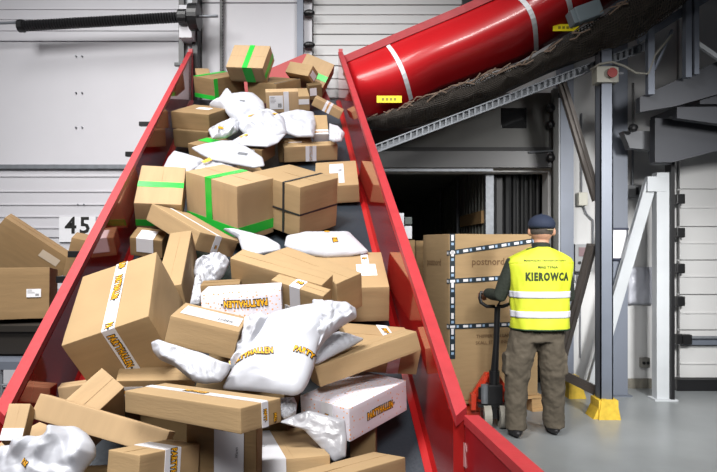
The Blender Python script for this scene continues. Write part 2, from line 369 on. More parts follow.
carton('B34', 'closed brown box right under the topmost green-taped box', 2, [T(STRAP, ('T', .93, .97, 0, 1), n='strap')])
carton('B37', 'small tan box at the far top left end of the heap', 0)
carton('B43', 'tan box at top right of the heap, tipped forward, grey label on its end', 0, [T(PAPER, ('R', .2, .7, .1, .8), n='label')])
carton('B44', 'tilted tan box at the top right wall with a wide green tape band', 1, [T(GREEN, ('T', 0, 1, .22, .45))])
# ================================================================== the hall
WY = 6.3                                    # distance of the dock wall
def wx(x): return (x - CX) * WY / FPX
def wz(y): return CZ - (y - CY) * WY / FPX
struct('floor', box(-9, 9, -3.5, 16, -.12, 0), FLOOR)
# dock wall: pieces round the open dock; doors are set in front
bm = bmesh.new()
OX0, OX1, OZ = wx(372), wx(548), wz(172)
bxx(bm, -9, OX0, WY, WY + .2, 0, 6.2); bxx(bm, OX1, 9, WY, WY + .2, 0, 6.2); bxx(bm, OX0, OX1, WY, WY + .2, OZ, 6.2)
struct('wall_back', bm, WALLW)
# left sectional door
def door(n, x0, x1, z0, z1, seams, ribs, m, y=WY - .06):
    bm = bmesh.new()
    zs = [z0] + sorted(seams) + [z1]
    for a, b in zip(zs, zs[1:]): bxx(bm, x0, x1, y - .02, y + .04, a + .006, b - .006, bev=.004)
    for r in ribs: bxx(bm, x0, x1, y - .032, y - .018, r - .008, r + .008, bev=.003)
    bxx(bm, x0, x1, y + .01, y + .05, z0, z1)
    return struct('door_%d' % n, bm, m)
d1 = door(1, -7.5, wx(187), .02, 4.6, [wz(167), wz(238), wz(310), wz(44), wz(-30)], [wz(q) for q in (177, 192, 205, 217, 228, 250, 262, 275, 288, 2, 12, 22, 33)], DOORW)
obj('seam_rail', box(-7.5, wx(187), WY - .12, WY - .085, wz(170), wz(166)), GALV, d1)
for px, py in ((80, 59), (80, 95), (80, 129), (82, 205)):
    for q in (0, 6): obj('hinge_bolt', cyl(bmesh.new(), (wx(px + q), WY - .1, wz(py)), (wx(px + q), WY - .07, wz(py)), .008, 8), GREY, d1)
door(4, wx(204), wx(300), .02, 4.6, [wz(6), wz(120), wz(230)], [], DOORW)
door(2, wx(314), wx(462), wz(100), 4.6, [wz(8), wz(37), wz(68)], [wz(q) for q in (-8, 0, 17, 26, 47, 57, 80, 90)], RIBW)
tag(obj('door_number_sign', (lambda b: (bxx(b, wx(64), wx(100), WY - .104, WY - .10, wz(242), wz(217)), letters(b, '45', .17, Matrix.Translation((wx(82.5), WY - .106, wz(226.5))) @ Matrix.Rotation(PI / 2, 4, 'X'), .03, 1), b)[2])(bmesh.new()), [PAPER, BLACK]), 'white sign with black number 45 on the left ribbed door', 'sign')
# uprights between the doors
t = thing('door_track', 'dark and white upright door track behind the top left of the chute', 'rail', (wx(195), WY - .2, 0))
obj('rail', box(wx(186) - wx(195), wx(191) - wx(195), -.06, .06, 0, 4.7), BLK, t)
obj('rail', box(wx(199) - wx(195), wx(204) - wx(195), -.06, .06, 0, 4.7), BLK, t)
obj('web', box(wx(191) - wx(195), wx(199) - wx(195), 0, .03, 0, 4.7), LSTEEL, t)
bm = box(-.012, .012, -.02, .02, 0, 4.7)
for i in range(64): bxx(bm, .010, .022, -.024, .0, 2.6 + i * .033, 2.616 + i * .033)
o = obj('perforated_strip', bm, BLK); o.location = (wx(224), WY - .12, 0); tag(o, 'thin dark perforated strip upright on the white wall, left of the topmost box', 'rail')
t = thing('door_post', 'grey and white upright post behind the top of the heap', 'post', (wx(306), WY - .16, 0))
obj('post', box(wx(299) - wx(306), wx(305) - wx(306), -.06, .06, 0, 4.7), STEEL, t)
obj('flange', box(wx(305) - wx(306), wx(313) - wx(306), .02, .05, 0, 4.7), DOORW, t)
for z in (wz(51), wz(4), wz(20)): obj('bracket', ell(bmesh.new(), (.05, -.03, z), (.06, .04, .035), 10), BLK, t)
# torsion spring and shaft over the left door
t = thing('door_spring', 'black coil spring on a thin steel shaft high over the left white door', 'spring', (0, WY - .42, 0))
zA, zB = CZ - (26 - CY) * (WY - .42) / FPX, CZ - (17 - CY) * (WY - .42) / FPX
def sx(x): return (x - CX) * (WY - .42) / FPX
cyl_b = cyl(bmesh.new(), (-5, 0, zA - .02), (sx(218), 0, zB + .01), .014, 10); obj('shaft', cyl_b, GALV, t)
bm = bmesh.new(); pts = []
N = 60
for i in range(N * 10 + 1):
    f = i / (N * 10); a = i / 10 * 2 * PI
    pts.append((sx(22) + (sx(182) - sx(22)) * f, math.cos(a) * .042, zA + (zB - zA) * f + math.sin(a) * .042))
tube(bm, pts, .013, 5); cyl(bm, (sx(22), 0, zA), (sx(182), 0, zB), .04, 12); obj('coil', bm, BLK, t)
bm = bmesh.new(); obj('end_cone', cyl(bm, (sx(19), 0, zA), (sx(24), 0, zA), .062, 14), BLK, t); obj('end_cone', cyl(bmesh.new(), (sx(179), 0, zB), (sx(187), 0, zB), .075, 14), BLK, t)
obj('bearing_plate', box(sx(178), sx(191), .03, .40, zB - .19, zB + .13), DOORW, t)
bm = bmesh.new(); cyl(bm, (sx(190), 0, zB), (sx(199), 0, zB), .13, 22); obj('cable_drum', bm, BLK, t)
# ================================================================== open dock, trailer
bm = bmesh.new()
bxx(bm, wx(372), wx(556), WY - .09, WY - .03, wz(150), wz(95))
o = obj('raised_dock_door', bm, DGREY); tag(o, 'dark grey raised door panel with a small black window above the open dock', 'door panel')
obj('window', box(wx(499), wx(524), WY - .10, WY - .085, wz(130), wz(110), bev=.004), mat('dark_glass', (12, 12, 14), .1), o)
obj('bottom_seal', box(wx(372), wx(548), WY - .12, WY - .09, wz(153.5), wz(149)), RUB, o)
t = thing('dock_header', 'dark steel header beam with a bright bottom edge over the open dock', 'beam', (0, WY - .1, 0))
obj('beam', box(wx(376), wx(552), -.03, .03, wz(169), wz(153)), mat('dark_header', (48, 48, 50), .4), t)
obj('edge_trim', box(wx(383), wx(490), -.045, .0, wz(173), wz(170.5)), GALV, t)
obj('latch_rod', cyl(bmesh.new(), (wx(525), -.05, wz(154.5)), (wx(548), -.05, wz(153)), .01, 8), GALV, t)
TX0, TX1, TY1 = wx(385) - .9, wx(490), 13.0
bm = bmesh.new()
bxx(bm, TX1, TX1 + .06, WY + .25, TY1, .0, 2.9); bxx(bm, TX0 - .06, TX0, WY + .25, TY1, 0, 2.9)
bxx(bm, TX0, TX1, WY + .25, TY1, 2.45, 2.52); bxx(bm, TX0, TX1, TY1, TY1 + .06, 0, 2.9); bxx(bm, TX0, TX1, WY + .2, TY1, -.01, .03)
for i in range(34): bxx(bm, TX1 - .012, TX1, WY + .35 + i * .19, WY + .37 + i * .19, .05, 2.4)
o = obj('lorry_trailer', bm, TRAIL); tag(o, 'dark inside of a lorry trailer backed up to the open dock, ribbed side wall', 'lorry')
obj('load_rail', box(TX1 - .03, TX1, WY + .3, WY + 1.7, 1.74, 1.88), WOOD, o)
obj('door_post', box(TX1 - .01, TX1 + .075, WY + .16, WY + .25, 0, 2.3), GALV, o)
for yy in (WY + 1.75, WY + 3.4): obj('cargo_bar', cyl(bmesh.new(), (TX1 - .05, yy, .05), (TX1 - .05, yy, 2.42), .02, 8), GALV, o)
bm = box(wx(497), wx(548), WY + .3, WY + .36, 0, 2.6)
for x in (500, 514, 521, 529, 538, 545): tube(bm, [(wx(x), WY + .26, 0), (wx(x), WY + .26, 2.5)], .04 if x in (514,) else .025, 8)
tag(obj('dock_seal_curtain', bm, mat('dark_curtain', (30, 31, 33), .5), smooth=False), 'black rubber dock curtain hanging right of the lorry opening', 'curtain')
bm = box(wx(385) - 1.5, wx(385) - .9, WY + .25, WY + .3, 0, 2.6); 
bmd = bmesh.new(); bxx(bmd, OX0 - .5, wx(560), 13.2, 13.3, -.1, 5); bxx(bmd, OX0 - 1.6, OX0 - 1.5, WY + .2, 13.3, -.1, 3.2); bxx(bmd, wx(552), wx(556), WY + .2, 13.3, -.1, 3.2); bxx(bmd, OX0 - 1.6, wx(560), WY + .2, 13.3, 2.75, 2.85)
struct('trim_1', bmd, mat('dock_shelter', (22, 22, 23), .8)); bm.free()
# door jamb hardware
t = thing('dock_door_rail', 'dark vertical door rail with rollers at the right edge of the open dock', 'rail', (wx(551), WY - .13, 0))
obj('rail', box(-.03, .02, -.04, .04, 0, 3.1), DGREY, t)
for q in (112, 128, 160): obj('roller', ell(bmesh.new(), (-.06, -.05, wz(q)), (.045, .04, .045), 10), BLK, t)
obj('edge_strip', box(.02, .035, -.05, .02, 0, 3.0), LSTEEL, t)
o = obj('wall_column', box(wx(556), wx(569), WY - .14, WY, 0, 4.2), STEEL); tag(o, 'grey-blue square wall column right of the open dock', 'column')
# ================================================================== right side: column, braces, brackets
def at3(x, y, Y): return at(x, y, Y)
CYc = 5.25
t = thing('steel_column', 'grey-blue steel column with a yellow foot in front of the white wall', 'column', (at(604, 0, CYc).x, CYc, 0))
bm = box(-.055, .055, -.06, -.05, .1, 3.2); bxx(bm, -.055, .055, .05, .06, .1, 3.2); bxx(bm, -.008, .008, -.05, .05, .1, 3.2); bxx(bm, .045, .055, -.06, .06, .1, 3.2); bxx(bm, -.055, -.045, -.06, .06, .1, 3.2)
obj('profile', bm, STEEL, t)
bm = bmesh.new(); prism(bm, [(-.13, -.09, .0), (-.13, .09, .0), (-.05, .09, .17), (-.05, -.09, .17)], (.04, 0, 0)); bxx(bm, -.085, .085, -.10, .09, 0, .165, bev=.006)
prism(bm, [(-.09, -.10, .0), (.10, -.10, .0), (.065, -.10, .175), (-.065, -.10, .175)], (0, -.012, 0))
obj('yellow_foot', bm, YELP, t)
t = thing('rear_column', 'second grey column close to the wall behind the yellow-footed one', 'column', (at(617, 0, 6.0).x, 6.0, 0))
obj('profile', box(-.06, .09, -.04, .04, 0, 4.0), mat('blue_grey_steel', (110, 116, 128), .5), t)
obj('base_plate', box(-.1, .12, -.08, .08, 0, .012), STEEL, t)
def brace(name, a, b, w, m, label, cat='beam'):   # painted flat bars
    bm = bmesh.new(); beam(bm, a, b, w, .05, up=(0, -1, 0), bev=.003)
    beam(bm, Vector(a) + Vector((0, -.035, 0)), Vector(b) + Vector((0, -.035, 0)), .012, .03, up=(0, -1, 0))
    return tag(obj(name, bm, m), label, cat)
brace('diagonal_brace', at(562, 84, 5.6), at(597, 200, 5.40), .075, mat('brownish_steel', (104, 98, 94), .4), 'dark diagonal steel brace running down to the yellow-footed column')
brace('diagonal_brace', at(592, 245, 5.40), at(561, 362, 5.95), .075, mat('brownish_steel', (104, 98, 94), .4), 'grey diagonal brace slanting down left behind the man\'s right elbow')
brace('foot_brace', at(560, 373, 5.9), at(597, 391, 5.42), .085, mat('brownish_steel', (104, 98, 94), .4), 'low slanted grey brace joining the yellow-footed column near the floor')
RYc = 5.84
t = thing('door_frame_post', 'light steel post left of the right dock door, with a diagonal strut', 'post', (at(661, 0, RYc).x, RYc, 0))
obj('post', box(-.065, .055, -.05, .05, 0, 2.2), LSTEEL, t)
obj('base_plate', box(-.1, .12, -.09, .07, 0, .015), LSTEEL, t)
ox = at(661, 0, RYc).x
bm = bmesh.new(); beam(bm, at(651, 180, RYc) - Vector((ox, RYc, 0)), at(592, 385, 5.95) - Vector((ox, RYc, 0)), .10, .06, up=(0, -1, 0), bev=.004)
obj('diagonal_strut', bm, LSTEEL, t)
obj('gusset', box(at(645, 0, RYc).x - ox, at(664, 0, RYc).x - ox, -.055, .0, at(0, 192, RYc).z, at(0, 177, RYc).z, bev=.004), LSTEEL, t)
obj('edge_rail', box(at(667, 0, RYc).x - ox, at(670.5, 0, RYc).x - ox, -.08, .04, 0, 2.3), BLK, t)
# yellow guards near the wall
for x, y, lab in ((574, 398, 'small yellow floor guard by the wall left of the yellow-footed column'),):
    p = at(x, y, 5.9); bm = bmesh.new(); prism(bm, [(-.07, -.06, 0), (.1, -.06, 0), (.03, -.06, .22), (-.07, -.06, .22)], (0, .12, 0)); o = obj('floor_guard', bm, YELP); o.location = (p.x, 5.9, 0); tag(o, lab, 'guard')
# wall-mounted things
def wallbox(name, x0, x1, y0, y1, d, m, label, cat, Y=WY):
    def X(x): return (x - CX) * Y / FPX
    def Z(y): return CZ - (y - CY) * Y / FPX
    c = Vector(((X(x0) + X(x1)) / 2, Y, (Z(y0) + Z(y1)) / 2)); w = X(x1) - X(x0); h = Z(y0) - Z(y1)
    o = obj(name, box(-w / 2, w / 2, -d, 0, -h / 2, h / 2, bev=min(.01, d * .3)), m); o.location = c; tag(o, label, cat)
    return o, w, h, d
o, w, h, d = wallbox('control_box', 571, 588, 244, 271, .12, mat('control_grey', (138, 140, 142), .5), 'grey door control box with buttons on the wall right of the man', 'control box')
obj('display', box(-w * .3, w * .3, -d - .006, -d + .002, h * .05, h * .38, bev=.002), mat('display_red_grey', (120, 96, 100), .4), o)
for i, (bx_, bz, c) in enumerate(((-.25, -.18, BLK), (0, -.2, YELP), (.25, -.18, BLK), (-.05, -.36, BLK))):
    obj('button', cyl(bmesh.new(), (w * bx_, -d, h * bz), (w * bx_, -d - .012, h * bz), .016, 12), c, o)
for i in range(4): obj('cable', tube(bmesh.new(), [(w * (-.3 + .2 * i), -d / 2, -h / 2), (w * (-.25 + .14 * i), -d / 2, -h / 2 - .08), (0, -.02, -h / 2 - .16), (0, -.02, -1.05)], .007, 6), GREY, o)
o, w, h, d = wallbox('junction_box', 576, 585, 193, 206, .08, mat('junction_white', (190, 188, 176), .5), 'small round-cornered white junction box on the wall above the control box', 'junction box')
obj('cable', tube(bmesh.new(), [(0, -.03, h / 2), (0, -.03, .9)], .008, 6), GREY, o); obj('cable', tube(bmesh.new(), [(.02, -.03, -h / 2), (.05, -.03, -.15), (.12, -.03, -.22), (.12, -.03, -.5)], .008, 6), GREY, o)
o, w, h, d = wallbox('switch_box', 623, 637, 186, 198, .10, mat('switch_grey', (112, 114, 116), .5), 'grey switch box with conduit on the wall under the platform bracket', 'switch box')
obj('conduit', tube(bmesh.new(), [(.01, -.04, h / 2), (.01, -.04, .55)], .012, 8), GALV, o); obj('lever', box(w * .1, w * .25, -d - .02, -d, -h * .3, h * .3, bev=.003), BLK, o)
o, w, h, d = wallbox('notice_sheet', 611, 626, 229, 259, .012, PAPER, 'white notice sheet in a dark blue frame on the wall beside the column', 'notice', Y=5.95)
obj('frame_bar', box(-w * .62, w * .62, -.02, -.004, h * .47, h * .54), mat('navy_plastic', (36, 42, 64), .4), o); obj('frame_bar', box(-w * .62, w * .62, -.02, -.004, -h * .54, -h * .47), mat('navy_plastic', (36, 42, 64), .4), o)
# plastic document sleeve on wall
bm = bmesh.new(); n = 12
p0, p1 = (wx(626), wz(304)), (wx(651), wz(267))
g = [[bm.verts.new((p0[0] + (p1[0] - p0[0]) * i / n, WY - .03 - .03 * noise.noise(Vector((i * .5, j * .4, 3))) - (.02 if 0 < i < n and 0 < j < n else 0), p0[1] + (p1[1] - p0[1]) * j / n)) for j in range(n + 1)] for i in range(n + 1)]
for i in range(n):
    for j in range(n): bm.faces.new((g[i][j], g[i + 1][j], g[i + 1][j + 1], g[i][j + 1]))
o = obj('plastic_sleeve', bm, mat('cloudy_plastic', (186, 188, 198), .25, bump=.4, bscale=20), smooth=True); o.modifiers.new('s', 'SOLIDIFY').thickness = .004; tag(o, 'wrinkled pale plastic sheet hanging on the wall right of the strut', 'plastic sheet')
o, w, h, d = wallbox('wall_socket', 639, 648, 357, 367, .05, mat('socket_grey', (120, 118, 112), .5), 'small socket low on the white wall between the posts', 'socket')
for s in (-.22, .22): obj('outlet', cyl(bmesh.new(), (w * s, -d, 0), (w * s, -d - .01, 0), .016, 10), BLK, o)
struct('baseboard_right', box(wx(618), wx(651), WY - .03, WY, 0, .10), mat('stained_plinth', (120, 116, 106), .7, var=.3, vscale=12))
# right dock door
bm = bmesh.new()
door(3, wx(676), wx(676) + 3.4, .12, 4.0, [wz(q) for q in (190, 227, 260, 294, 329)], [wz(q) for q in (208, 243, 276, 312, 345, 362)], RIBW)
t = thing('door_latch_bar', 'horizontal steel latch rail with bolt across the right ribbed door', 'rail', (wx(676), WY - .12, wz(337)))
obj('bar', box(0, 3.3, -.02, .02, -.06, .0), STEEL, t); obj('bolt', tube(bmesh.new(), [(.05, -.04, .02), (.4, -.04, .02), (.46, -.04, -.02)], .016, 8), GALV, t); obj('bracket', box(-.02, .07, -.06, .0, -.05, .05, bev=.005), BLK, t)
for q in (200, 233, 268, 300, 337): obj('hinge', bxx(bmesh.new(), wx(669), wx(677), WY - .16, WY - .09, wz(q) - .05, wz(q) + .05, bev=.01), BLK, bpy.data.objects['door_3'])
tag(obj('door_sill', box(wx(670), wx(676) + 3.4, WY - .14, WY - .02, 0, .12), BLK), 'black rubber sill under the right ribbed door', 'sill')
# ================================================================== platform at top right
t = thing('steel_platform', 'dark grey steel platform and stair stringer at the top right corner', 'platform', (0, 0, 0))
Yp = 5.2
prism_b = bmesh.new()
prism(prism_b, [at(640, 97, Yp), at(725, 58, Yp), at(800, 24, Yp), at(800, 60, Yp), at(725, 92, Yp), at(676, 106, Yp), at(640, 112, Yp)], (0, .08, 0)); obj('stringer', prism_b, DARK, t)
bm = bmesh.new(); prism(bm, [at(677, 107, Yp + .05), at(800, 106, Yp + .05), at(800, 135, Yp + .05), at(677, 118, Yp + .05)], (0, .08, 0)); obj('side_plate', bm, mat('platform_dark', (58, 60, 66), .6), t)
bm = bmesh.new(); prism(bm, [at(655, 118, 5.5), at(800, 128, 5.5), at(800, 140, 5.5), at(720, 150, 5.5), at(674, 162, 5.5), at(655, 162, 5.5)], (0, .10, 0)); obj('support_bracket', bm, mat('platform_dark', (58, 60, 66), .6), t)
bm = bmesh.new(); prism(bm, [at(623, 131, 5.7), at(672, 131, 5.7), at(672, 164, 5.7), at(655, 164, 5.7), at(653, 150, 5.7), at(630, 148, 5.7)], (0, .10, 0)); obj('corner_bracket', bm, mat('bracket_grey', (110, 112, 116), .6), t)
obj('deck', box(at(700, 0, 5.3).x, 6.5, 5.3, 6.2, at(0, 104, 5.3).z, at(0, 96, 5.3).z), DARK, t)
bm = bmesh.new(); beam(bm, at(650, 95, 5.15), at(650, 12, 5.15), .055, .055, up=(0, 1, 0)); obj('rail_post', bm, STEEL, t)
bm = bmesh.new(); beam(bm, at(687, 78, 5.1), at(687, -25, 5.1), .05, .06, up=(0, 1, 0)); beam(bm, at(695, 75, 5.1), at(695, -25, 5.1), .04, .06, up=(0, 1, 0)); obj('rail_post', bm, STEEL, t)
bm = bmesh.new(); beam(bm, at(695, 42, 5.1), at(730, 66, 5.1), .035, .03, up=(0, 1, 0)); obj('rail_brace', bm, LSTEEL, t)
bm = bmesh.new(); beam(bm, at(637, 40, 5.18), at(712, -6, 5.18), .07, .05, up=(0, 1, 0)); obj('hand_rail', bm, STEEL, t)
bm = bmesh.new(); tube(bm, [at(654, 70, 5.16), at(663, 50, 5.16), at(672, 30, 5.16)], .014, 8); obj('rail_tube', bm, STEEL, t)
t = thing('ceiling_spot', 'small black lamp fitting hanging under the platform bracket', 'lamp', at(633, 128, 5.6))
obj('head', ell(bmesh.new(), (0, 0, 0), (.045, .045, .04), 12), BLK, t); obj('stem', cyl(bmesh.new(), (0, 0, .02), (0, 0, .42), .012, 8), BLK, t)
# ================================================================== red feed slide above
def lerp(a, b, f): return a + (b - a) * f
def poly(pts, f):
    L = [0]
    for a, b in zip(pts, pts[1:]): L.append(L[-1] + (b - a).length)
    s = f * L[-1]
    for i in range(len(pts) - 1):
        if s <= L[i + 1] or i == len(pts) - 2: return pts[i].lerp(pts[i + 1], (s - L[i]) / (L[i + 1] - L[i]))
top = [at(346, 61, 5.95), at(400, 38, 5.75), at(460, 13, 5.55), at(520, -14, 5.3), at(600, -52, 5.1), at(700, -105, 4.9)]
bot = [at(361, 120, 5.9), at(400, 112, 5.78), at(440, 90, 5.65), at(520, 60, 5.45), at(585, 22, 5.3), at(700, -60, 5.1)]
bm = bmesh.new(); NU, NV = 60, 14; g = []
for i in range(NU + 1):
    f = i / NU; a, b = poly(top, f), poly(bot, f); row = []
    for j in range(NV + 1):
        q = j / NV; p = a.lerp(b, q); p.y -= math.sin(q * PI * .97) * .24 - (.0 if q < .62 else (q - .62) * .12)
        row.append(bm.verts.new(p))
    g.append(row)
for i in range(NU):
    for j in range(NV): bm.faces.new((g[i][j], g[i + 1][j], g[i + 1][j + 1], g[i][j + 1]))
t = thing('red_slide', 'big glossy red sheet-metal slide crossing the top right, feeding the chute', 'slide')
o = obj('slide_body', bm, RED, t, smooth=True); o.modifiers.new('s', 'SOLIDIFY').thickness = .012
bm = bmesh.new()
for i in range(24):
    a = poly(top, i / 24) + Vector((0, -.05, 0)); b = poly(top, (i + 1) / 24) + Vector((0, -.05, 0)); beam(bm, a, b, .07, .05, up=(0, 1, 0))
obj('rim', bm, RIM, t)
def on_slide(f, q, out=.0):
    a, b = poly(top, f), poly(bot, f); p = a.lerp(b, q); p.y -= math.sin(q * PI * .97) * .24 - (.0 if q < .62 else (q - .62) * .12) + out
    return p
def fpx(x, y):     # nearest parameters of a pixel on the slide
    best = None
    for i in range(121):
        for j in range(41):
            p = on_slide(i / 120, j / 40); u = CX + FPX * p.x / p.y; v = CY - FPX * (p.z - CZ) / p.y; e = (u - x) ** 2 + (v - y) ** 2
            if best is None or e < best[0]: best = (e, i / 120, j / 40)
    return best[1], best[2]
for (xa, ya, xb, yb) in ((387, 45, 411, 99), (513, -6, 537, 52), (562, -10, 571, 12)):
    fa, qa = fpx(xa, ya); fb, qb = fpx(xb, yb); bm = bmesh.new(); prev = None
    for k in range(15):
        f_, q_ = lerp(fa, fb, k / 14), lerp(qa, qb, k / 14); w = .0062
        r = [bm.verts.new(on_slide(f_ - w, q_, .014)), bm.verts.new(on_slide(f_ + w, q_, .014))]
        if prev: bm.faces.new((prev[0], prev[1], r[1], r[0]))
        prev = r
    o = obj('white_band', bm, LSTEEL if 0 else mat('white_band_paint', (226, 228, 232), .35), t); o.modifiers.new('s', 'SOLIDIFY').thickness = .008; o['label'] = 'white band'
bm = bmesh.new(); pr = None
tube(bm, [on_slide(lerp(.16, .72, k / 30), lerp(.80, .70, k / 30), -.002) for k in range(31)], .010, 6); obj('seam', bm, RED, t, smooth=True)
for (x, y, w, h, r) in ((388, 101, 25, 7, 0), (561, 32, 26, 7, 0)):
    f_, q_ = fpx(x, y); p = on_slide(f_, q_, .10); p = Vector((0, 0, CZ)) + (p - Vector((0, 0, CZ))); s = p.y / FPX
    o = obj('yellow_sticker', box(-w * s / 2, w * s / 2, 0, .004, -h * s / 2, h * s / 2), mat('sticker_yellow', (238, 220, 24), .5), t); o.location = p
    bm = bmesh.new()
    for k in range(4): bxx(bm, (-.3 + k * .16) * w * s, (-.2 + k * .16) * w * s, -.002, 0, -h * s * .18, h * s * .18)
    obj('print', bm, mat('sticker_print', (140, 130, 30), .5), o)
# grey motor box on slide
p = at(588, 13, 4.95); o = obj('motor_box', box(-.12, .10, -.06, .08, -.06, .07, M=Matrix.Rotation(math.radians(-20), 4, 'Y'), bev=.012), mat('motor_grey', (112, 124, 130), .5)); o.location = p; tag(o, 'grey rounded sensor box on the edge of the red slide', 'box')
obj('end_cap', box(-.155, -.118, -.05, .07, -.055, .06, M=Matrix.Rotation(math.radians(-20), 4, 'Y'), bev=.008), mat('motor_grey', (112, 124, 130), .5), o)
# net under the slide
rn = random.Random(5); bm = bmesh.new(); NU, NV = 150, 14; g = []
low = [at(368, 126, 5.7), at(385, 128, 5.62), at(420, 123, 5.55), at(480, 102, 5.4), at(560, 66, 5.2), at(640, 36, 5.05), at(700, -10, 4.9)]
upn = [at(368, 119, 5.68), at(400, 109, 5.5), at(440, 93, 5.38), at(520, 62, 5.2), at(580, 30, 5.0), at(640, -10, 4.85), at(700, -50, 4.8)]
for i in range(NU + 1):
    f = i / NU; a, b = poly(upn, f), poly(low, f); row = []
    for j in range(NV + 1):
        p = a.lerp(b, j / NV); n = noise.noise_vector(p * 6) * .035 + noise.noise_vector(p * 17) * .014
        p += n; p.y -= math.sin(j / NV * PI) * .09; row.append(bm.verts.new(p))
    g.append(row)
for i in range(NU):
    for j in range(NV): bm.faces.new((g[i][j], g[i + 1][j], g[i + 1][j + 1], g[i][j + 1]))
o = obj('safety_net', bm, mat('net_cord', (52, 46, 40), .8)); w = o.modifiers.new('w', 'WIREFRAME'); w.thickness = .010; w.use_replace = True
tag(o, 'dark cord safety net slung along the lower edge of the red slide', 'net')
bm = bmesh.new()
for i in range(46):
    f = rn.random(); p = poly(upn, f) + Vector((0, -.03, rn.uniform(-.05, .02))); q = poly(upn, min(1, f + rn.uniform(.02, .06))) + Vector((rn.uniform(-.02, .02), -.05, rn.uniform(-.05, .02)))
    m_ = p.lerp(q, .5) + Vector((0, -.02, rn.uniform(-.03, .03))); tube(bm, [p, m_, q], .006, 5)
tag(obj('edge_cord', bm, mat('pale_cord', (118, 100, 86), .8), o), kind='stuff')
# dark underside skin (the belt casing under the net)
bm = bmesh.new(); pr = None
for i in range(41):
    f = i / 40; a, b = poly(upn, f) + Vector((0, .12, -.02)), poly(low, f) + Vector((0, .14, 0)); m_ = a.lerp(b, .5) + Vector((0, -.03, -.03))
    r = [bm.verts.new(a), bm.verts.new(m_), bm.verts.new(b), bm.verts.new(b + Vector((0, .3, .12)))]
    if pr:
        for k in range(3): bm.faces.new((pr[k], r[k], r[k + 1], pr[k + 1]))
    pr = r
obj('casing', bm, mat('casing_black', (34, 32, 32), .6, bump=.5, bscale=12), o, smooth=True)
# perforated steel channel carrying it
a, b = at(373, 150, 5.35), at(652, 44, 5.35)
bm = bmesh.new(); d = (b - a); Ld = d.length; d.normalize(); up = Vector((0, -1, 0)).cross(d).normalized()
if up.z < 0: up = -up
for s in (-.032, .032): beam(bm, a + up * s, b + up * s, .040, .010, up=up)
beam(bm, a + Vector((0, .028, 0)), b + Vector((0, .028, 0)), .004, .06, up=up)
n = int(Ld / .055)
for i in range(n):
    p = a + d * (i + .5) * Ld / n
    beam(bm, p - up * .030 - Vector((0, .012, 0)) - d * .012, p + up * .030 - Vector((0, .012, 0)) + d * .012, .014, .006, up=(0, 1, 0))
tag(obj('perforated_channel', bm, GALV), 'slotted grey steel channel running diagonally under the red slide', 'beam')
# emergency stop box and its cable
p = at(608, 74, 5.15); t = thing('emergency_stop', 'pale box with a dark red stop button hanging below the net', 'switch', p)
obj('housing', box(-.095, .095, 0, .12, -.07, .07, bev=.012), mat('beige_plastic', (150, 148, 138), .5), t)
bm = bmesh.new(); cyl(bm, (.02, 0, 0), (.02, -.03, 0), .026, 14); cyl(bm, (.02, -.03, 0), (.02, -.05, 0), .042, 18); obj('stop_button', bm, mat('dark_red_button', (128, 26, 22), .4), t)
obj('gland', cyl(bmesh.new(), (.095, .05, .02), (.15, .05, .02), .014, 8), GREY, t)
bm = bmesh.new(); pts = [at(*q) for q in ((590, 70, 5.2), (600, 64, 5.14), (612, 62, 5.12), (624, 66, 5.12), (636, 73, 5.12), (648, 74, 5.13), (655, 55, 5.13), (672, 35, 5.13))]; tube(bm, pts, .011, 8)
tag(obj('hanging_cable', bm, mat('cable_grey', (118, 116, 108), .5), smooth=True), 'grey cable looping over the stop box towards the platform', 'cable')
tag(obj('overhead_window', box(wx(460), wx(486), WY - .16, WY - .1, wz(15), wz(-20)), BLK), 'black square fitting on the ribbed door above the red slide', 'fitting')
# ================================================================== the parcel chute
SL, YK = .617, 1.964
def chx(Y): return -.128 * (Y - 1.96)
XR, XRo, XL, XLo = .31, .355, -1.142, -1.187
def rimz(Y): return .95 + SL * (Y - 1.96) if Y > 1.93 else .945
def beltz(Y): return .465 + SL * (Y - 1.96) if Y > 1.96 else .465
def run(bm, x0, x1, Ya, Yb, dz0, dz1, zf, mi=0, slant=0.):
    """bar along the chute between two distances; cross-section x0..x1, zf+dz0..zf+dz1"""
    P = []
    for Y in (Ya, Yb):
        P.append([bm.verts.new((x + chx(Y + (s if Y == Ya else 0)), Y + (s if Y == Ya else 0), zf(max(Y, 1.96) if Yb > 2 else Y) + dz + (SL * s if (Yb > 2 and Y == Ya) else 0))) for x, dz, s in ((x0, dz0, 0), (x1, dz0, slant), (x1, dz1, slant), (x0, dz1, 0))])
    a, b = P
    for f in (a[::-1], b): bm.faces.new(f).material_index = mi
    for k in range(4): bm.faces.new((a[k], a[(k + 1) % 4], b[(k + 1) % 4], b[k])).material_index = mi
    return bm
t = thing('parcel_chute', 'long red-walled parcel chute with a dark belt, rising away to the dock wall', 'chute', (0, 0, 0))
YT = 5.93
bm = run(bmesh.new(), XL, XR, 1.96, YT + .05, -.03, 0, beltz); run(bm, XL - .04, XR + .04, .55, 1.96, -.03, 0, lambda Y: .465); obj('belt', bm, BELT, t)
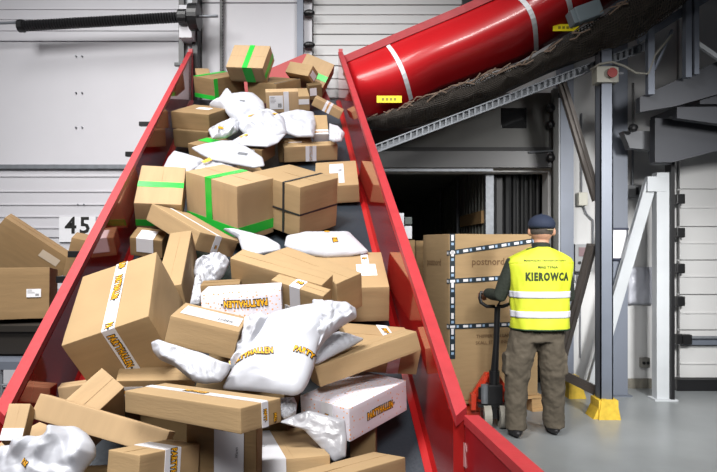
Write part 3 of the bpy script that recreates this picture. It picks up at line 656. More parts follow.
for nm, xi, xo, s in (('right', XR, XRo, 1), ('left', XL, XLo, -1)):
    obj('side_panel', run(bmesh.new(), xi, xi + s * .038, 1.96, YT, -.14, .46, beltz), REDW, t)
    obj('rim', run(bmesh.new(), xi - s * .0, xo, 1.93 if s > 0 else 1.93, YT + .03, -.035, 0, rimz, slant=.034), RIM, t)
    obj('flange', (lambda b: (prism(b, [(xi - s * .024 + chx(1.98), 1.98, beltz(1.98) + .004), (xi + chx(1.98), 1.98, beltz(1.98) + .02), (xi + chx(YT), YT, beltz(YT) + .02), (xi - s * .024 + chx(YT), YT, beltz(YT) + .004)], (0, 0, .004)), b)[1])(bmesh.new()), FLAN, t)
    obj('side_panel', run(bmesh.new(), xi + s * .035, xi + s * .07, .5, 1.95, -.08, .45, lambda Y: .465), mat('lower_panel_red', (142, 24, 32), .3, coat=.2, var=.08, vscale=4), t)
    obj('rim', run(bmesh.new(), xi + s * .033, xi + s * .082, .5, 1.957, -.03, 0, lambda Y: .945), RIM, t)
    obj('end_cap', box(*sorted((xi + chx(YT), xi + s * .04 + chx(YT))), YT + .03, YT + .06, beltz(YT), rimz(YT) + .05), RIM, t)
for x0, y0, x1, y1, w in ((463, 440, 465, 468, 3), (461, 452, 462, 472, 3), (456, 441, 457, 445, 1), (442, 434, 440, 452, 1), (466, 443, 466.5, 452, 1)):
    def onw(x, y):      # on the inner face of the right lower panel
        u = (x - CX) / FPX; Y = (XR + .034 + .128 * 1.96) / (u + .128); return Vector((u * Y, Y, CZ - (y - CY) / FPX * Y))
    o = obj('paint_scuff', prism(bmesh.new(), [onw(x0 - w / 2, y0), onw(x0 + w / 2, y0 + 3), onw(x1 + w / 2, y1), onw(x1 - w / 2, y1 - 2)], (-.0015, 0, 0)), mat('bare_scuff', (176, 130, 130), .6), t); o['label'] = 'pale scratched patch'
obj('end_panel', prism(bmesh.new(), [at(228, 100, 6.02), at(240, 79, 6.02), at(264, 71, 6.02), at(305, 53.5, 6.02), at(312, 57, 6.02), at(330, 100, 6.02)], (0, .03, 0)), mat('end_red', (176, 62, 62), .5), t)
for x, y in ((76, 251), (65, 276), (131, 152), (144, 122), (178, 63)):
    Y = 1055.4 / (y + 125); p = at(x, y, Y); obj('clamp', box(p.x - .03, p.x + .05, Y - .02, Y + .02, p.z - .03, p.z + .0, bev=.003), BLK, t)
for Y in (2.6, 4.1, 5.6):
    for s, x in ((1, XR + .07), (-1, XL - .07)):
        xx = x + chx(Y); obj('support_leg', box(xx - .03, xx + .03, Y - .03, Y + .03, 0, beltz(Y) + .1), STEEL, t)
    obj('cross_beam', box(XL + chx(Y) - .07, XR + chx(Y) + .07, Y - .03, Y + .03, beltz(Y) - .16, beltz(Y) - .08), STEEL, t)
for Y in (.8, 1.7):
    for x in (XR + .10, XL - .10): obj('support_leg', box(x + chx(Y) - .03, x + chx(Y) + .03, Y - .03, Y + .03, 0, .5), STEEL, t)
# ================================================================== poly bags
def bag(label, px, Y, n, th, m=BAG, texts=(), seed=0, wr=.16, group='white poly bags among the boxes', shift=0.):
    n = Vector(n).normalized(); N = 144
    cx = sum(p[0] for p in px) / len(px); cy = sum(p[1] for p in px) / len(px)
    def onp(x, y):
        r = Vector(((x - CX) / FPX, 1, -(y - CY) / FPX)); c0 = at(cx, cy, Y) - Vector((0, 0, CZ)); return r * (c0.dot(n) / r.dot(n)) + Vector((0, 0, CZ))
    P = [onp(*p) for p in px]; C = at(cx, cy, Y)
    u = (Vector((1, 0, 0)) - n * n.x).normalized(); v = n.cross(u)
    Q = [((p - C).dot(u), (p - C).dot(v)) for p in P]
    # resample by arc length
    L = [0]; K = len(Q)
    for i in range(K): a, b = Q[i], Q[(i + 1) % K]; L.append(L[-1] + math.hypot(b[0] - a[0], b[1] - a[1]))
    R = []
    for k in range(N):
        s = L[-1] * k / N; i = max(j for j in range(K) if L[j] <= s); f = (s - L[i]) / max(1e-6, L[i + 1] - L[i]); a, b = Q[i], Q[(i + 1) % K]; R.append((lerp(a[0], b[0], f), lerp(a[1], b[1], f)))
    for _ in range(1): R = [((R[k - 1][0] + 2 * R[k][0] + R[(k + 1) % N][0]) / 4, (R[k - 1][1] + 2 * R[k][1] + R[(k + 1) % N][1]) / 4) for k in range(N)]
    sz = max(math.hypot(*q) for q in R); so = Vector((seed * 7.3, seed * 3.1, seed)); fr_ = random.Random(seed); folds = []
    for fq, am in ((.55, .42), (.8, .34), (1.3, .2), (2.1, .12), (3.1, .07)):
        a_ = fr_.uniform(0, PI); folds.append((math.cos(a_), math.sin(a_), fq, am))
    def hgt(x, y, q):
        base = th * (1 - min(1, q) ** 3.4) ** .55
        w = Vector((x / sz * 2.2, y / sz * 2.2, 0)) + so
        nn = noise.noise(w * 1.2) * .9; cr = 0
        for (ca, sa, fr, am) in folds:
            t_ = (w.x * ca + w.y * sa) * fr + nn; t_ = abs(t_ - math.floor(t_ + .5)) * 2
            cr += am * t_ * max(0, .25 + 1.3 * noise.noise(w * .9 + Vector((fr * 3, am * 40, 0))))
        cr = cr * 2.6 - .2 + noise.noise(w * 4) * .06
        edge = min(1, (1 - min(1, q)) * 4 + .12)
        return base + cr * th * wr * 2.2 * edge
    bm = bmesh.new(); M_ = 34; top = []; bot = []
    for j in range(1, M_ + 1):
        q = (j / M_) ** .8; rt, rb = [], []
        for k in range(N):
            x, y = R[k][0] * q, R[k][1] * q
            rt.append(bm.verts.new(C + u * x + v * y + n * hgt(x, y, q)))
            rb.append(bm.verts.new(C + u * x + v * y - n * (th * .8 * (1 - q ** 3) + .004)) if j < M_ else rt[-1])
        top.append(rt); bot.append(rb)
    c1 = bm.verts.new(C + n * hgt(0, 0, 0)); c2 = bm.verts.new(C - n * th * .8)
    for k in range(N):
        k2 = (k + 1) % N
        bm.faces.new((c1, top[0][k], top[0][k2])); bm.faces.new((c2, bot[0][k2], bot[0][k]))
        for a, b in zip(top, top[1:]): bm.faces.new((a[k], b[k], b[k2], a[k2]))
        for a, b in zip(bot, bot[1:]): 
            vs = (a[k], a[k2], b[k2], b[k]); bm.faces.new(vs)
    for f in bm.faces: f.smooth = True
    # origin at the bag's middle
    for vv in bm.verts: vv.co -= C
    o = obj('poly_bag', bm, m); o.location = C; tag(o, label, 'bag', group)
    ang = [(math.atan2(q[1], q[0]), math.hypot(*q)) for q in R]
    def fn(p):
        d = p; x, y = d.dot(u), d.dot(v); a = math.atan2(y, x); r = math.hypot(x, y)
        rr = min(ang, key=lambda t_: abs((t_[0] - a + PI) % (2 * PI) - PI))[1]
        return u * x + v * y + n * (hgt(x, y, r / rr) + .0025 + d.dot(n))
    for tx in texts:
        (x, y, hh, rot, arc, s) = tx[:6]; c = onp(x, y) - C
        Mx = Matrix((u, v, n)).transposed().to_4x4(); Mx.translation = c; Mx = Mx @ Matrix.Rotation(math.radians(rot), 4, 'Z')
        b = bmesh.new()
        if s == 'rect': prism(b, [fn(Mx @ Vector(q)) for q in ((-hh, -hh * .5, 0), (hh, -hh * .5, 0), (hh, hh * .5, 0), (-hh, hh * .5, 0))], n * .001); obj('sticker', b, tx[6], o)
        else:
            hh *= 1.12; letters(b, s, hh, Mx, .20, 0, .66, fn, arc); letters(b, s, hh, Mx @ Matrix.Translation((0, 0, .0015)), .055, 1, .66, fn, arc)
            obj('lettering', b, [BLACK, YEL], o)
    return o
UPN = (0, -.62, .78)
bag('big smooth white bag in the middle with two yellow wordmarks near its lower edge',
    [(222, 389), (230, 374), (240, 358), (250, 338), (262, 318), (278, 312), (300, 306), (320, 303), (331, 308), (325, 325), (318, 348), (314, 368), (308, 384), (302, 393), (294, 396), (278, 394), (250, 391)], 2.03, (-.02, -.72, .69), .045, seed=3, wr=.10,
    texts=((252, 361, .019, 9, -.10, 'PARTYHALLEN'), (305, 358, .019, -14, -.35, 'PARTY')))
bag('white bag rolled and creased at the upper right of the big smooth white bag', [(312, 300), (330, 302), (346, 303), (356, 309), (357, 317), (345, 324), (334, 332), (324, 342), (317, 352), (311, 345), (314, 322)], 2.14, (.1, -.75, .65), .035, seed=8, wr=.3)
bag('crumpled white bag at the left shoulder of the big smooth white bag', [(246, 318), (262, 312), (270, 318), (262, 335), (252, 352), (246, 366), (232, 372), (238, 352), (244, 336)], 2.06, (-.3, -.75, .6), .03, seed=5, wr=.3)
bag('flat white bag wedged between the big white bag and the long tilted box', [(312, 364), (318, 348), (326, 336), (338, 332), (352, 335), (364, 339), (350, 347), (334, 355), (318, 363)], 2.2, (.1, -.5, .85), .018, seed=6, wr=.25)
bag('twisted white bag lying left below the address-labelled middle box', [(151, 343), (158, 340), (170, 344), (186, 349), (204, 354), (222, 362), (232, 365), (228, 374), (221, 382), (206, 384), (194, 382), (186, 376), (174, 366), (160, 360), (153, 352)], 1.93, (-.05, -.85, .5), .035, seed=9, wr=.3)
bag('pointed white envelope bag at the foot of the biggest green-taped box', [(223, 229), (234, 229), (250, 234), (266, 237), (280, 245), (281, 250), (266, 253), (250, 256), (242, 250), (238, 238)], 3.0, UPN, .02, seed=11, wr=.2)
bag('puffy white bag on the right of the belt below the black-strapped box', [(284, 246), (286, 237), (300, 234), (325, 232.5), (350, 233), (357, 240), (369, 252), (350, 256), (325, 257), (305, 254), (290, 250)], 3.25, UPN, .035, seed=12, wr=.14,
    texts=((335, 246, .02, -80, 0, 'PAR'), (327, 235.5, .014, 0, 0, 'rect', YEL)))
bag('grey-white crumpled bag in the gap right of the tall upright box', [(196, 262), (204, 257), (214, 255), (226, 256), (230, 262), (224, 275), (216, 284), (206, 288), (198, 284), (193, 274)], 2.95, (0, -.8, .6), .04, seed=13, wr=.3)
bag('thin white bag edge beside the tall upright box above the white dotted box', [(190, 305), (193, 290), (196, 276), (200, 274), (203, 284), (203, 300), (199, 305)], 2.52, (0, -.8, .5), .02, seed=14, wr=.3)
bag('large white bag in the lower left corner with folds and a small printed mark', [(-30, 500), (-25, 462), (0, 451), (18, 446), (36, 441), (50, 437), (62, 428), (78, 427), (88, 434), (96, 446), (96, 456), (86, 468), (76, 484), (60, 505)], 1.56, (-.05, -.80, .60), .05, seed=31, wr=.34,
    texts=((36, 470, .010, -35, 0, 'PAR'),))
bag('silvery grey bag spread right of the broad-taped bottom box', [(279, 422), (292, 416), (308, 410), (326, 415), (345, 420), (347, 440), (346, 457), (334, 462), (320, 447), (304, 430)], 1.93, (.0, -.93, .35), .010, m=BAG2, seed=16, wr=.3)
bag('small white bag end peeping out right of the long flat box', [(280, 398), (294, 397), (297, 404), (296, 415), (284, 419), (279, 412)], 2.0, (0, -.8, .5), .015, seed=17, wr=.3)
bag('white envelope leaning on the left red wall above the one-band green-taped box', [(163, 168), (168, 158), (174, 151), (186, 154), (202, 159), (208, 163), (196, 168), (190, 172), (176, 172)], 4.1, UPN, .02, seed=18, wr=.15)
bag('wide flat white bag behind the biggest green-taped box', [(191, 148), (204, 144), (222, 141), (236, 141), (250, 149), (263, 158), (265, 166), (254, 168), (232, 164), (212, 160), (200, 154)], 3.92, UPN, .022, seed=19, wr=.2, texts=((207, 161, .03, 40, 0, 'rect', YEL), (243, 157, .03, -10, 0, 'rect', GREY)))
bag('white bag tucked under the wide flat white bag, above the biggest green box', [(194, 170), (206, 160), (220, 160), (238, 164), (236, 170), (222, 172), (206, 174)], 3.86, UPN, .02, seed=20, wr=.2)
bag('white bag with a spiky corner at the top left of the bag pile', [(209, 106), (218, 100), (226, 89), (227, 96), (240, 94), (254, 94), (264, 103), (266, 114), (256, 124), (244, 128), (233, 122), (224, 110)], 4.95, (0, -.7, .7), .05, seed=21, wr=.2, texts=((243, 106, .02, -10, 0, 'rect', GREY),))
bag('white bag at the centre of the upper pile under the square labelled box', [(236, 126), (246, 116), (258, 110), (274, 112), (284, 118), (287, 134), (276, 139), (258, 138), (244, 134)], 4.62, (0, -.6, .8), .05, seed=22, wr=.25, texts=((275.5, 119, .03, 80, 0, 'rect', YEL), (252, 122, .025, 30, 0, 'rect', YEL)))
bag('long white bag reaching right to the narrow taped box in the upper pile', [(270, 118), (286, 113), (302, 111), (314, 113), (316, 124), (314, 137), (298, 137), (284, 133), (272, 128)], 4.72, (0, -.6, .8), .04, seed=23, wr=.2)
bag('flat white bag lying lowest in the upper pile of bags', [(232, 141), (244, 134), (258, 133), (274, 137), (286, 134), (278, 143), (268, 147), (250, 146), (238, 145)], 4.42, UPN, .018, seed=24, wr=.2, texts=((244, 138, .03, 40, 0, 'rect', YEL),))
bag('greyish white bag leaning on the brown box with a paper on its lid', [(208, 130), (218, 124), (232, 118), (240, 122), (238, 132), (226, 138), (212, 139)], 4.52, (.3, -.8, .5), .03, seed=25, wr=.25, texts=((220, 131, .02, 20, 0, 'rect', YEL),))
bag('white bag in the notch beside the upper right red wall', [(329, 124), (338, 127), (345, 134), (342, 141), (334, 142), (329, 140)], 4.6, UPN, .03, seed=26, wr=.2)
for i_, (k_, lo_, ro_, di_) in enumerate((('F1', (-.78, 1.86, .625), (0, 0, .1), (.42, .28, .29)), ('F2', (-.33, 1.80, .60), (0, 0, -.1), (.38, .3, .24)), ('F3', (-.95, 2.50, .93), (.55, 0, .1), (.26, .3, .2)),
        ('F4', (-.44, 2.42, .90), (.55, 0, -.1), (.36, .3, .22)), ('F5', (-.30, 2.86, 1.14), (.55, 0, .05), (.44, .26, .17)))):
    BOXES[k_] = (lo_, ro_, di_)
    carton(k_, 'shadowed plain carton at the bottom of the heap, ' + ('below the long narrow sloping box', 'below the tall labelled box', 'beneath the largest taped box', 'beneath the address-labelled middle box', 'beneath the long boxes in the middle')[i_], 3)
# ================================================================== goods on the left outside the chute
carton('L1', 'large slanted brown box at the far left edge with a strip of shiny tape', 2, [('rect', 'tape', CLEAR, [('N', .60, .86, .78, .90)])], group='boxes on the wheeled cage left of the chute')
BOXES['L2'] = (tuple(Vector(BOXES['L2'][0]) + Vector((0, 0, -.055))),) + BOXES['L2'][1:]
carton('L2', 'brown box between the slanted box and the red chute wall, under the number sign', 2, [], group='boxes on the wheeled cage left of the chute')
carton('L3', 'brown box at the left edge with a small white bar-code label', 2, [('label', 'N', .62, .86, .42, .58)], group='boxes on the wheeled cage left of the chute')
o = obj('plastic_crate', box(-2.15, -1.66, 3.12, 3.62, .93, 1.085, bev=.01), mat('black_plastic', (38, 34, 30), .5)); tag(o, 'black crate under the bar-code labelled box at the left', 'crate')
obj('lip', box(-2.16, -1.65, 3.10, 3.13, 1.05, 1.085, bev=.004), mat('black_plastic', (38, 34, 30), .5), o)
t = thing('roll_cage', 'grey steel wheeled cage left of the chute carrying brown boxes', 'cage', (-1.95, 3.6, 0))
obj('deck', box(-.55, .42, -.62, .5, .88, .92), STEEL, t)
for x in (-.53, .40):
    for y in (-.60, .48):
        obj('post', box(x - .015, x + .015, y - .015, y + .015, .1, .9), GALV, t); w_ = obj('wheel', cyl(bmesh.new(), (x - .02, y, .06), (x + .02, y, .06), .06, 16), RUB, t)
bm = bmesh.new()
for z in (.2, .32, .44, .56, .68, .8): cyl(bm, (-.53, -.6, z), (.40, -.6, z), .007, 6); cyl(bm, (.40, -.6, z), (.40, .48, z), .007, 6)
for i in range(9): cyl(bm, (-.53 + i * .116, -.6, .12), (-.53 + i * .116, -.6, .9), .007, 6)
for i in range(9): cyl(bm, (.40, -.6 + i * .135, .12), (.40, -.6 + i * .135, .9), .007, 6)
obj('wire_panel', bm, GALV, t); obj('base', box(-.55, .42, -.62, .5, .12, .16), STEEL, t)
# ================================================================== pallet with big box, jack, man
ang = math.atan2(.27, .963); FLx, FLy = .785, 5.2
Rz = Matrix.Rotation(ang, 4, 'Z')
def PB(x, y, z): return Vector((FLx, FLy, 0)) + (Rz @ Vector((x, y, z)))
t = thing('wooden_pallet', 'pale wooden pallet under the big taped box', 'pallet', (FLx, FLy, 0), (0, 0, ang))
for i in range(5): obj('deck_board', box(-.04, .92, -.03 + i * .155, .09 + i * .155, .12, .14), WOOD, t)
for x in (0, .40, .83):
    for y in (-.02, .28, .6): obj('block', box(x - .03 if x else -.04, x + .08, y, y + .1, .022, .12), WOOD, t)
    obj('bottom_board', box(x - .03, x + .08, -.03, .70, 0, .022), WOOD, t)
W, D_, H = .87, .60, 1.455
o = obj('large_shipping_box', carton_mesh((W, D_, H), 'big'), CARD[0]); o.location = PB(W / 2, D_ / 2, .142 + H / 2); o.rotation_euler = (0, 0, ang)
tag(o, 'very large tan carton with black and white printed tape, standing behind the pallet truck', 'box')
dims = (W, D_, H)
NAVY = mat('navy_tape', (42, 52, 60), .35); PALE = mat('pale_blue_print', (150, 176, 204), .4); BEIG = mat('beige_print', (200, 186, 160), .4)
def zt(y, Y=5.25): return ((CZ - (y - CY) * Y / FPX) - .142) / H
def tapeband(face, c0, c1, w, dashes, m1=NAVY):
    b = bmesh.new(); u, v, n, su, sv, sn = face_frame(dims, face)
    p0 = u * (c0[0] - .5) * su + v * (c0[1] - .5) * sv + n * (sn / 2 + .002); p1 = u * (c1[0] - .5) * su + v * (c1[1] - .5) * sv + n * (sn / 2 + .002)
    beam(b, p0, p1, w, .003, up=n)
    for i in range(dashes):
        a = p0.lerp(p1, (i + .12) / dashes); c = p0.lerp(p1, (i + (.45 if i % 2 else .88)) / dashes)
        beam(b, a + n * .0015, c + n * .0015, w * .5, .003, up=n, mi=1 if i % 2 else 2)
    obj('printed_tape', b, [NAVY, PALE, PAPER], o)
tapeband('N', (.035, zt(234)), (.035, zt(358)), .05, 16)
tapeband('N', (-.0, zt(253)), (1, zt(240)), .045, 14)
tapeband('N', (-.0, zt(281)), (1, zt(277)), .045, 14)
tapeband('N', (-.0, zt(326)), (1, zt(326)), .042, 14)
tapeband('N', (.955, zt(234)), (.955, zt(246)), .05, 2)
for z in (253, 281, 326): tapeband('L', (.93, zt(z)), (1, zt(z)), .045, 1)
b = bmesh.new(); letters(b, 'postnord', .062, face_matrix(dims, 'N', .43, zt(262), 0, .003), .015, 0, 1.0); obj('lettering', b, mat('faded_print', (112, 84, 56), .7), o)
b = bmesh.new(); letters(b, 'postnord', .062, face_matrix(dims, 'L', .45, zt(263), 0, .003), .015); obj('lettering', b, mat('faded_print', (112, 84, 56), .7), o)
b = bmesh.new(); letters(b, 'THIPPERSON LANE', .030, face_matrix(dims, 'N', .50, zt(337), 0, .003), .01); letters(b, 'SKALL STOC INHAL', .030, face_matrix(dims, 'N', .50, zt(343.5), 0, .003), .01); obj('lettering', b, mat('faded_print', (112, 84, 56), .7), o)
def simple(name, x0, x1, ytop, z0, Y, depth, m, label, seed, rz=0, group=None):
    X0, X1 = (x0 - CX) * Y / FPX, (x1 - CX) * Y / FPX; zt_ = CZ - (ytop - CY) * Y / FPX; dd = (X1 - X0, depth, zt_ - z0)
    o = obj(name, carton_mesh(dd, seed), m); o.location = ((X0 + X1) / 2, Y + depth / 2, (z0 + zt_) / 2); o.rotation_euler = (0, 0, rz); return tag(o, label, 'box', group)
simple('cardboard_box', 398, 415, 240, .0, 5.75, .35, CARD[2], 'tall brown box between the red chute rim and the very large carton', 31)
simple('cardboard_box', 415.5, 425, 240.5, .0, 6.1, .1, CARD[2], 'narrow brown box squeezed beside the very large carton at its left', 32)
simple('white_box', 396, 404, 213, 1.56, 5.78, .2, mat('white_board', (214, 216, 222), .6), 'white box standing in the dark dock opening beside the red rim', 33)
simple('white_box', 404.5, 412, 226, 1.56, 5.78, .2, mat('white_board', (214, 216, 222), .6), 'lower white box right of the taller white one in the dock opening', 34)
simple('grey_box', 405, 412, 217, 1.70, 5.79, .16, mat('dark_board', (84, 92, 90), .6), 'small dark grey box on the lower white box in the dock opening', 35)
# pallet truck
JX, JY = 1.115, 4.93
t = thing('pallet_truck', 'red hand pallet truck with black handle and two pale steering wheels', 'pallet truck', (JX, JY, 0))
for s in (-1, 1):
    w_ = obj('wheel', cyl(bmesh.new(), (s * .065 - .03, 0, .1), (s * .065 + .03, 0, .1), .1, 28), mat('pale_wheel', (160, 156, 146), .5), t)
    obj('hub', cyl(bmesh.new(), (s * .065 - .034, 0, .1), (s * .065 + .034, 0, .1), .045, 16), BLK, w_)
bm = box(-.14, .14, -.04, .05, .175, .20, bev=.005); bxx(bm, -.06, .06, -.05, .06, .2, .36, bev=.012); bxx(bm, -.02, .02, -.03, .03, .08, .2); cyl(bm, (-.10, 0, .235), (-.10, 0, .33), .03, 14)
obj('steering_head', bm, BLK, t)
obj('hydraulic_cylinder', cyl(bmesh.new(), (-.085, -.03, .21), (-.085, -.03, .36), .03, 16), GALV, t)
bm = bmesh.new(); prism(bm, [(-.18, .09, .15), (.18, .09, .15), (.17, .09, .24), (.05, .09, .43), (-.05, .09, .43), (-.17, .09, .24)], (0, .05, 0))
bxx(bm, -.18, -.14, .04, .12, .13, .26, bev=.004); bxx(bm, .14, .18, .04, .12, .13, .26, bev=.004)
obj('body_plate', bm, ORANGE, t)
bm = bmesh.new(); 
for s in (-1, 1): beam(bm, (s * .175, .11, .17), (s * .04, .10, .42), .03, .08, up=(0, 1, 0))
obj('side_gusset', bm, ORANGE, t)
for s in (-1, 1):
    f_ = obj('fork', box(s * .15 - .07, s * .15 + .07, .12, 1.15, .045, .095, bev=.006, M=None), ORANGE, t); f_.rotation_euler = (0, 0, -.12)
bm = bmesh.new(); tube(bm, [(0, -.0, .34), (.0, -.01, .46), (.01, -.03, .7), (.015, -.05, 1.0)], [.036, .032, .024, .024], 14); cyl(bm, (0, -.0, .34), (0, -.005, .47), .042, 14)
obj('handle_shaft', bm, BLK, t)
bm = bmesh.new(); tube(bm, [(-.005, -.045, 1.0), (-.07, -.04, 1.0), (-.115, -.035, 1.03), (-.125, -.03, 1.07), (-.12, -.03, 1.11), (.12, -.03, 1.11), (.14, -.03, 1.07), (.12, -.035, 1.02), (.06, -.04, 1.0), (.015, -.045, 1.0)], .015, 10)
obj('handle_loop', bm, BLK, t, smooth=True); obj('release_lever', tube(bmesh.new(), [(.015, -.05, 1.0), (.04, -.07, 1.06), (.05, -.07, 1.08)], .008, 8), BLK, t)
# ------------------------------------------------------------------ the man
MX, MY = 1.378, 4.66
man = thing('person', 'man seen from behind in yellow safety vest, navy cap and brown trousers', 'person', (MX, MY, 0))
def fused(name, bm, m, parent, vox, it=6, fac=.5):
    o = obj(name, bm, m, parent, smooth=True); r = o.modifiers.new('r', 'REMESH'); r.mode = 'VOXEL'; r.voxel_size = vox; r.use_smooth_shade = True
    s = o.modifiers.new('s', 'SMOOTH'); s.factor = fac; s.iterations = it
    return o
SKIN = mat('skin', (196, 148, 122), .55); 
LS, LE, LH = Vector((-.175, .0, 1.355)), Vector((-.275, .03, 1.10)), Vector((-.345, .235, 1.115))
RS, RE, RH = Vector((.21, .0, 1.345)), Vector((.275, .07, 1.10)), Vector((.12, .30, 1.08))
bm = bmesh.new(); HX = .052
tube(bm, [(0.02, .0, .80), (.02, 0, .95), (.02, 0, 1.1), (.02, 0, 1.25), (.025, 0, 1.38), (.03, .0, 1.44)], [(.11, .165), (.10, .15), (.105, .155), (.11, .175), (.10, .17), (.07, .11)], 20)
tube(bm, [(.035, .0, 1.40), (.045, .015, 1.50), (HX, .03, 1.56)], [.062, .057, .06], 16)
ell(bm, (HX, .035, 1.622), (.087, .102, .112), 22); ell(bm, (HX, .06, 1.57), (.055, .072, .06), 18)
ell(bm, (HX - .01, .135, 1.60), (.014, .022, .022), 10)                      # nose
for s in (-1, 1): ell(bm, (HX + s * .090, .03 - s * .02, 1.603), (.012, .022, .033), 12, M=Matrix.Rotation(s * .35, 3, 'Z'))
for a, b, c in ((LS, LE, LH), (RS, RE, RH)): tube(bm, [a + Vector((.04 if a is LS else -.04, 0, .0)), a, a.lerp(b, .5), b, b.lerp(c, .5), c], [.055, .056, .048, .040, .036, .027], 14)
def hand(bm, w, fwd, down, side):
    fwd, down, side = Vector(fwd).normalized(), Vector(down).normalized(), Vector(side).normalized()
    pc = w + fwd * .045
    M = Matrix((side, fwd, down)).transposed(); ell(bm, pc, (.040, .052, .018), 16, M=M)
    for i, l in enumerate((.068, .078, .074, .058)):
        b0 = w + fwd * .080 + side * (-.030 + .020 * i)
        p1 = b0 + fwd * l * .38 + down * .012; p2 = p1 + fwd * .006 + down * l * .42; p3 = p2 - fwd * l * .30 + down * .006
        tube(bm, [b0 - fwd * .03, b0, p1, p2, p3], [.0098, .0098, .0092, .0086, .0078], 10)
    b0 = w + fwd * .025 - side * .034; tube(bm, [b0, b0 + fwd * .02 - side * .014 + down * .018, b0 + fwd * .045 + down * .036 - side * .004], [.013, .0115, .009], 10)
hand(bm, LH, (-.05, 1, -.25), (0, -.25, -1), (-1, 0, 0)); hand(bm, RH, (-.5, 1, -.2), (0, -.2, -1), (1, .4, 0))
for s, hp, kn, an in ((-1, (-.085, .0, .86), (-.14, .015, .47), (-.145, .03, .09)), (1, (.115, .0, .86), (.14, .03, .47), (.17, .10, .09))):
    tube(bm, [hp, Vector(hp).lerp(Vector(kn), .5), kn, Vector(kn).lerp(Vector(an), .4), an], [.088, .075, .055, .056, .038], 14); ell(bm, Vector(an) + Vector((0, .05, -.045)), (.038, .10, .03), 12)
fused('body', bm, SKIN, man, .0065, 4)
bm = bmesh.new()
for s in (0,):
    for k in range(7):
        pass
ell(bm, (HX, .030, 1.612), (.090, .100, .070), 20); fused('hair', bm, mat('grey_hair', (74, 66, 60), .8, bump=.5, bscale=120), man, .008, 2)
bm = bmesh.new(); ell(bm, (HX, .030, 1.658), (.104, .118, .082), 26)
for v in bm.verts:
    if v.co.z < 1.632: v.co.z = 1.632 - (1.632 - v.co.z) * .16
cap = obj('cap', bm, mat('navy_cloth', (34, 44, 66), .8, bump=.2, bscale=80), man, smooth=True)
bm = bmesh.new(); prism(bm, [(HX - .075, .10, 1.640), (HX - .06, .19, 1.632), (HX, .215, 1.63), (HX + .06, .19, 1.632), (HX + .075, .10, 1.640), (HX, .08, 1.645)], (0, 0, .006)); obj('peak', bm, mat('navy_cloth', (34, 44, 66), .8), cap)
obj('button', ell(bmesh.new(), (HX, .03, 1.739), (.010, .010, .006), 10), mat('navy_cloth', (34, 44, 66), .8), cap)
bm = bmesh.new(); tube(bm, [(HX + .010, -.083, 1.617), (HX + .045, -.073, 1.616), (HX + .072, -.050, 1.618)], .0035, 8); obj('strap', bm, mat('cap_strap', (150, 140, 116), .6), cap)
# dark sweater
bm = bmesh.new()
tube(bm, [(0.02, .0, .82), (.02, 0, 1.0), (.02, 0, 1.25), (.02, 0, 1.39), (.035, .0, 1.455)], [(.12, .195), (.115, .18), (.12, .19), (.11, .17), (.07, .10)], 20)
tube(bm, [(.04, .0, 1.43), (.045, .012, 1.515)], [.072, .068], 16)
for a, b, c in ((LS, LE, LH), (RS, RE, RH)):
    e = b.lerp(c, .88); tube(bm, [a + Vector((.05 if a is LS else -.05, 0, .01)), a, a.lerp(b, .5), b, b.lerp(c, .5), e], [.064, .066, .062, .056, .048, .038], 16)
fused('sweater', bm, mat('dark_green_knit', (36, 42, 34), .85, bump=.6, bscale=60), man, .009, 5)
# vest
VR = [(.845, .222, .150), (.90, .224, .150), (1.0, .220, .145), (1.12, .224, .143), (1.25, .240, .142), (1.33, .250, .138), (1.39, .252, .128), (1.425, .232, .112), (1.455, .175, .098), (1.48, .115, .086), (1.50, .08, .080)]
VXC = .028
def vr(z):
    for a, b in zip(VR, VR[1:]):
        if z <= b[0]: f = max(0, (z - a[0]) / (b[0] - a[0])); return lerp(a[1], b[1], f), lerp(a[2], b[2], f)
    return VR[-1][1:]
def vest_pt(a, z, out=0.):
    rx, ry = vr(z); c, s = math.cos(a), math.sin(a); e = .82
    x = math.copysign(abs(c) ** e, c) * rx; y = math.copysign(abs(s) ** e, s) * ry
    n = noise.noise(Vector((c * 2.2, s * 2.2, z * 5))) * .012 + noise.noise(Vector((c * 5, s * 5, z * 9 + 4))) * .005; k = 1 + (n + out) / .17
    sh = .012 * math.sin(z * 9)
    return Vector((VXC + sh * .3 + x * k, y * k, z - (.035 * max(0, abs(c) - .3) if z > 1.36 else 0)))
def vest_band(z0, z1, out, nz=1, m=None, name='', par=None, sol=0):
    bm = bmesh.new(); N = 80; g = [[bm.verts.new(vest_pt(2 * PI * k / N, lerp(z0, z1, j / nz), out)) for k in range(N)] for j in range(nz + 1)]
    for j in range(nz):
        for k in range(N): bm.faces.new((g[j][k], g[j][(k + 1) % N], g[j + 1][(k + 1) % N], g[j + 1][k]))
    o = obj(name, bm, m, par, smooth=True)
    s = o.modifiers.new('s', 'SOLIDIFY'); s.thickness = .003; s.offset = 1
    return o
vest = vest_band(.856, 1.485, .0, 60, mat('hivis_yellow', (200, 211, 50), .6, bump=.25, bscale=18), 'vest', man)
REF = mat('reflective_tape', (206, 206, 216), .35)
vest_band(1.098, 1.148, .005, 5, REF, 'reflective_band', vest); vest_band(.948, .998, .005, 5, REF, 'reflective_band', vest)
vest_band(.852, .862, .005, 1, mat('vest_trim', (24, 56, 30), .6), 'hem_trim', vest)
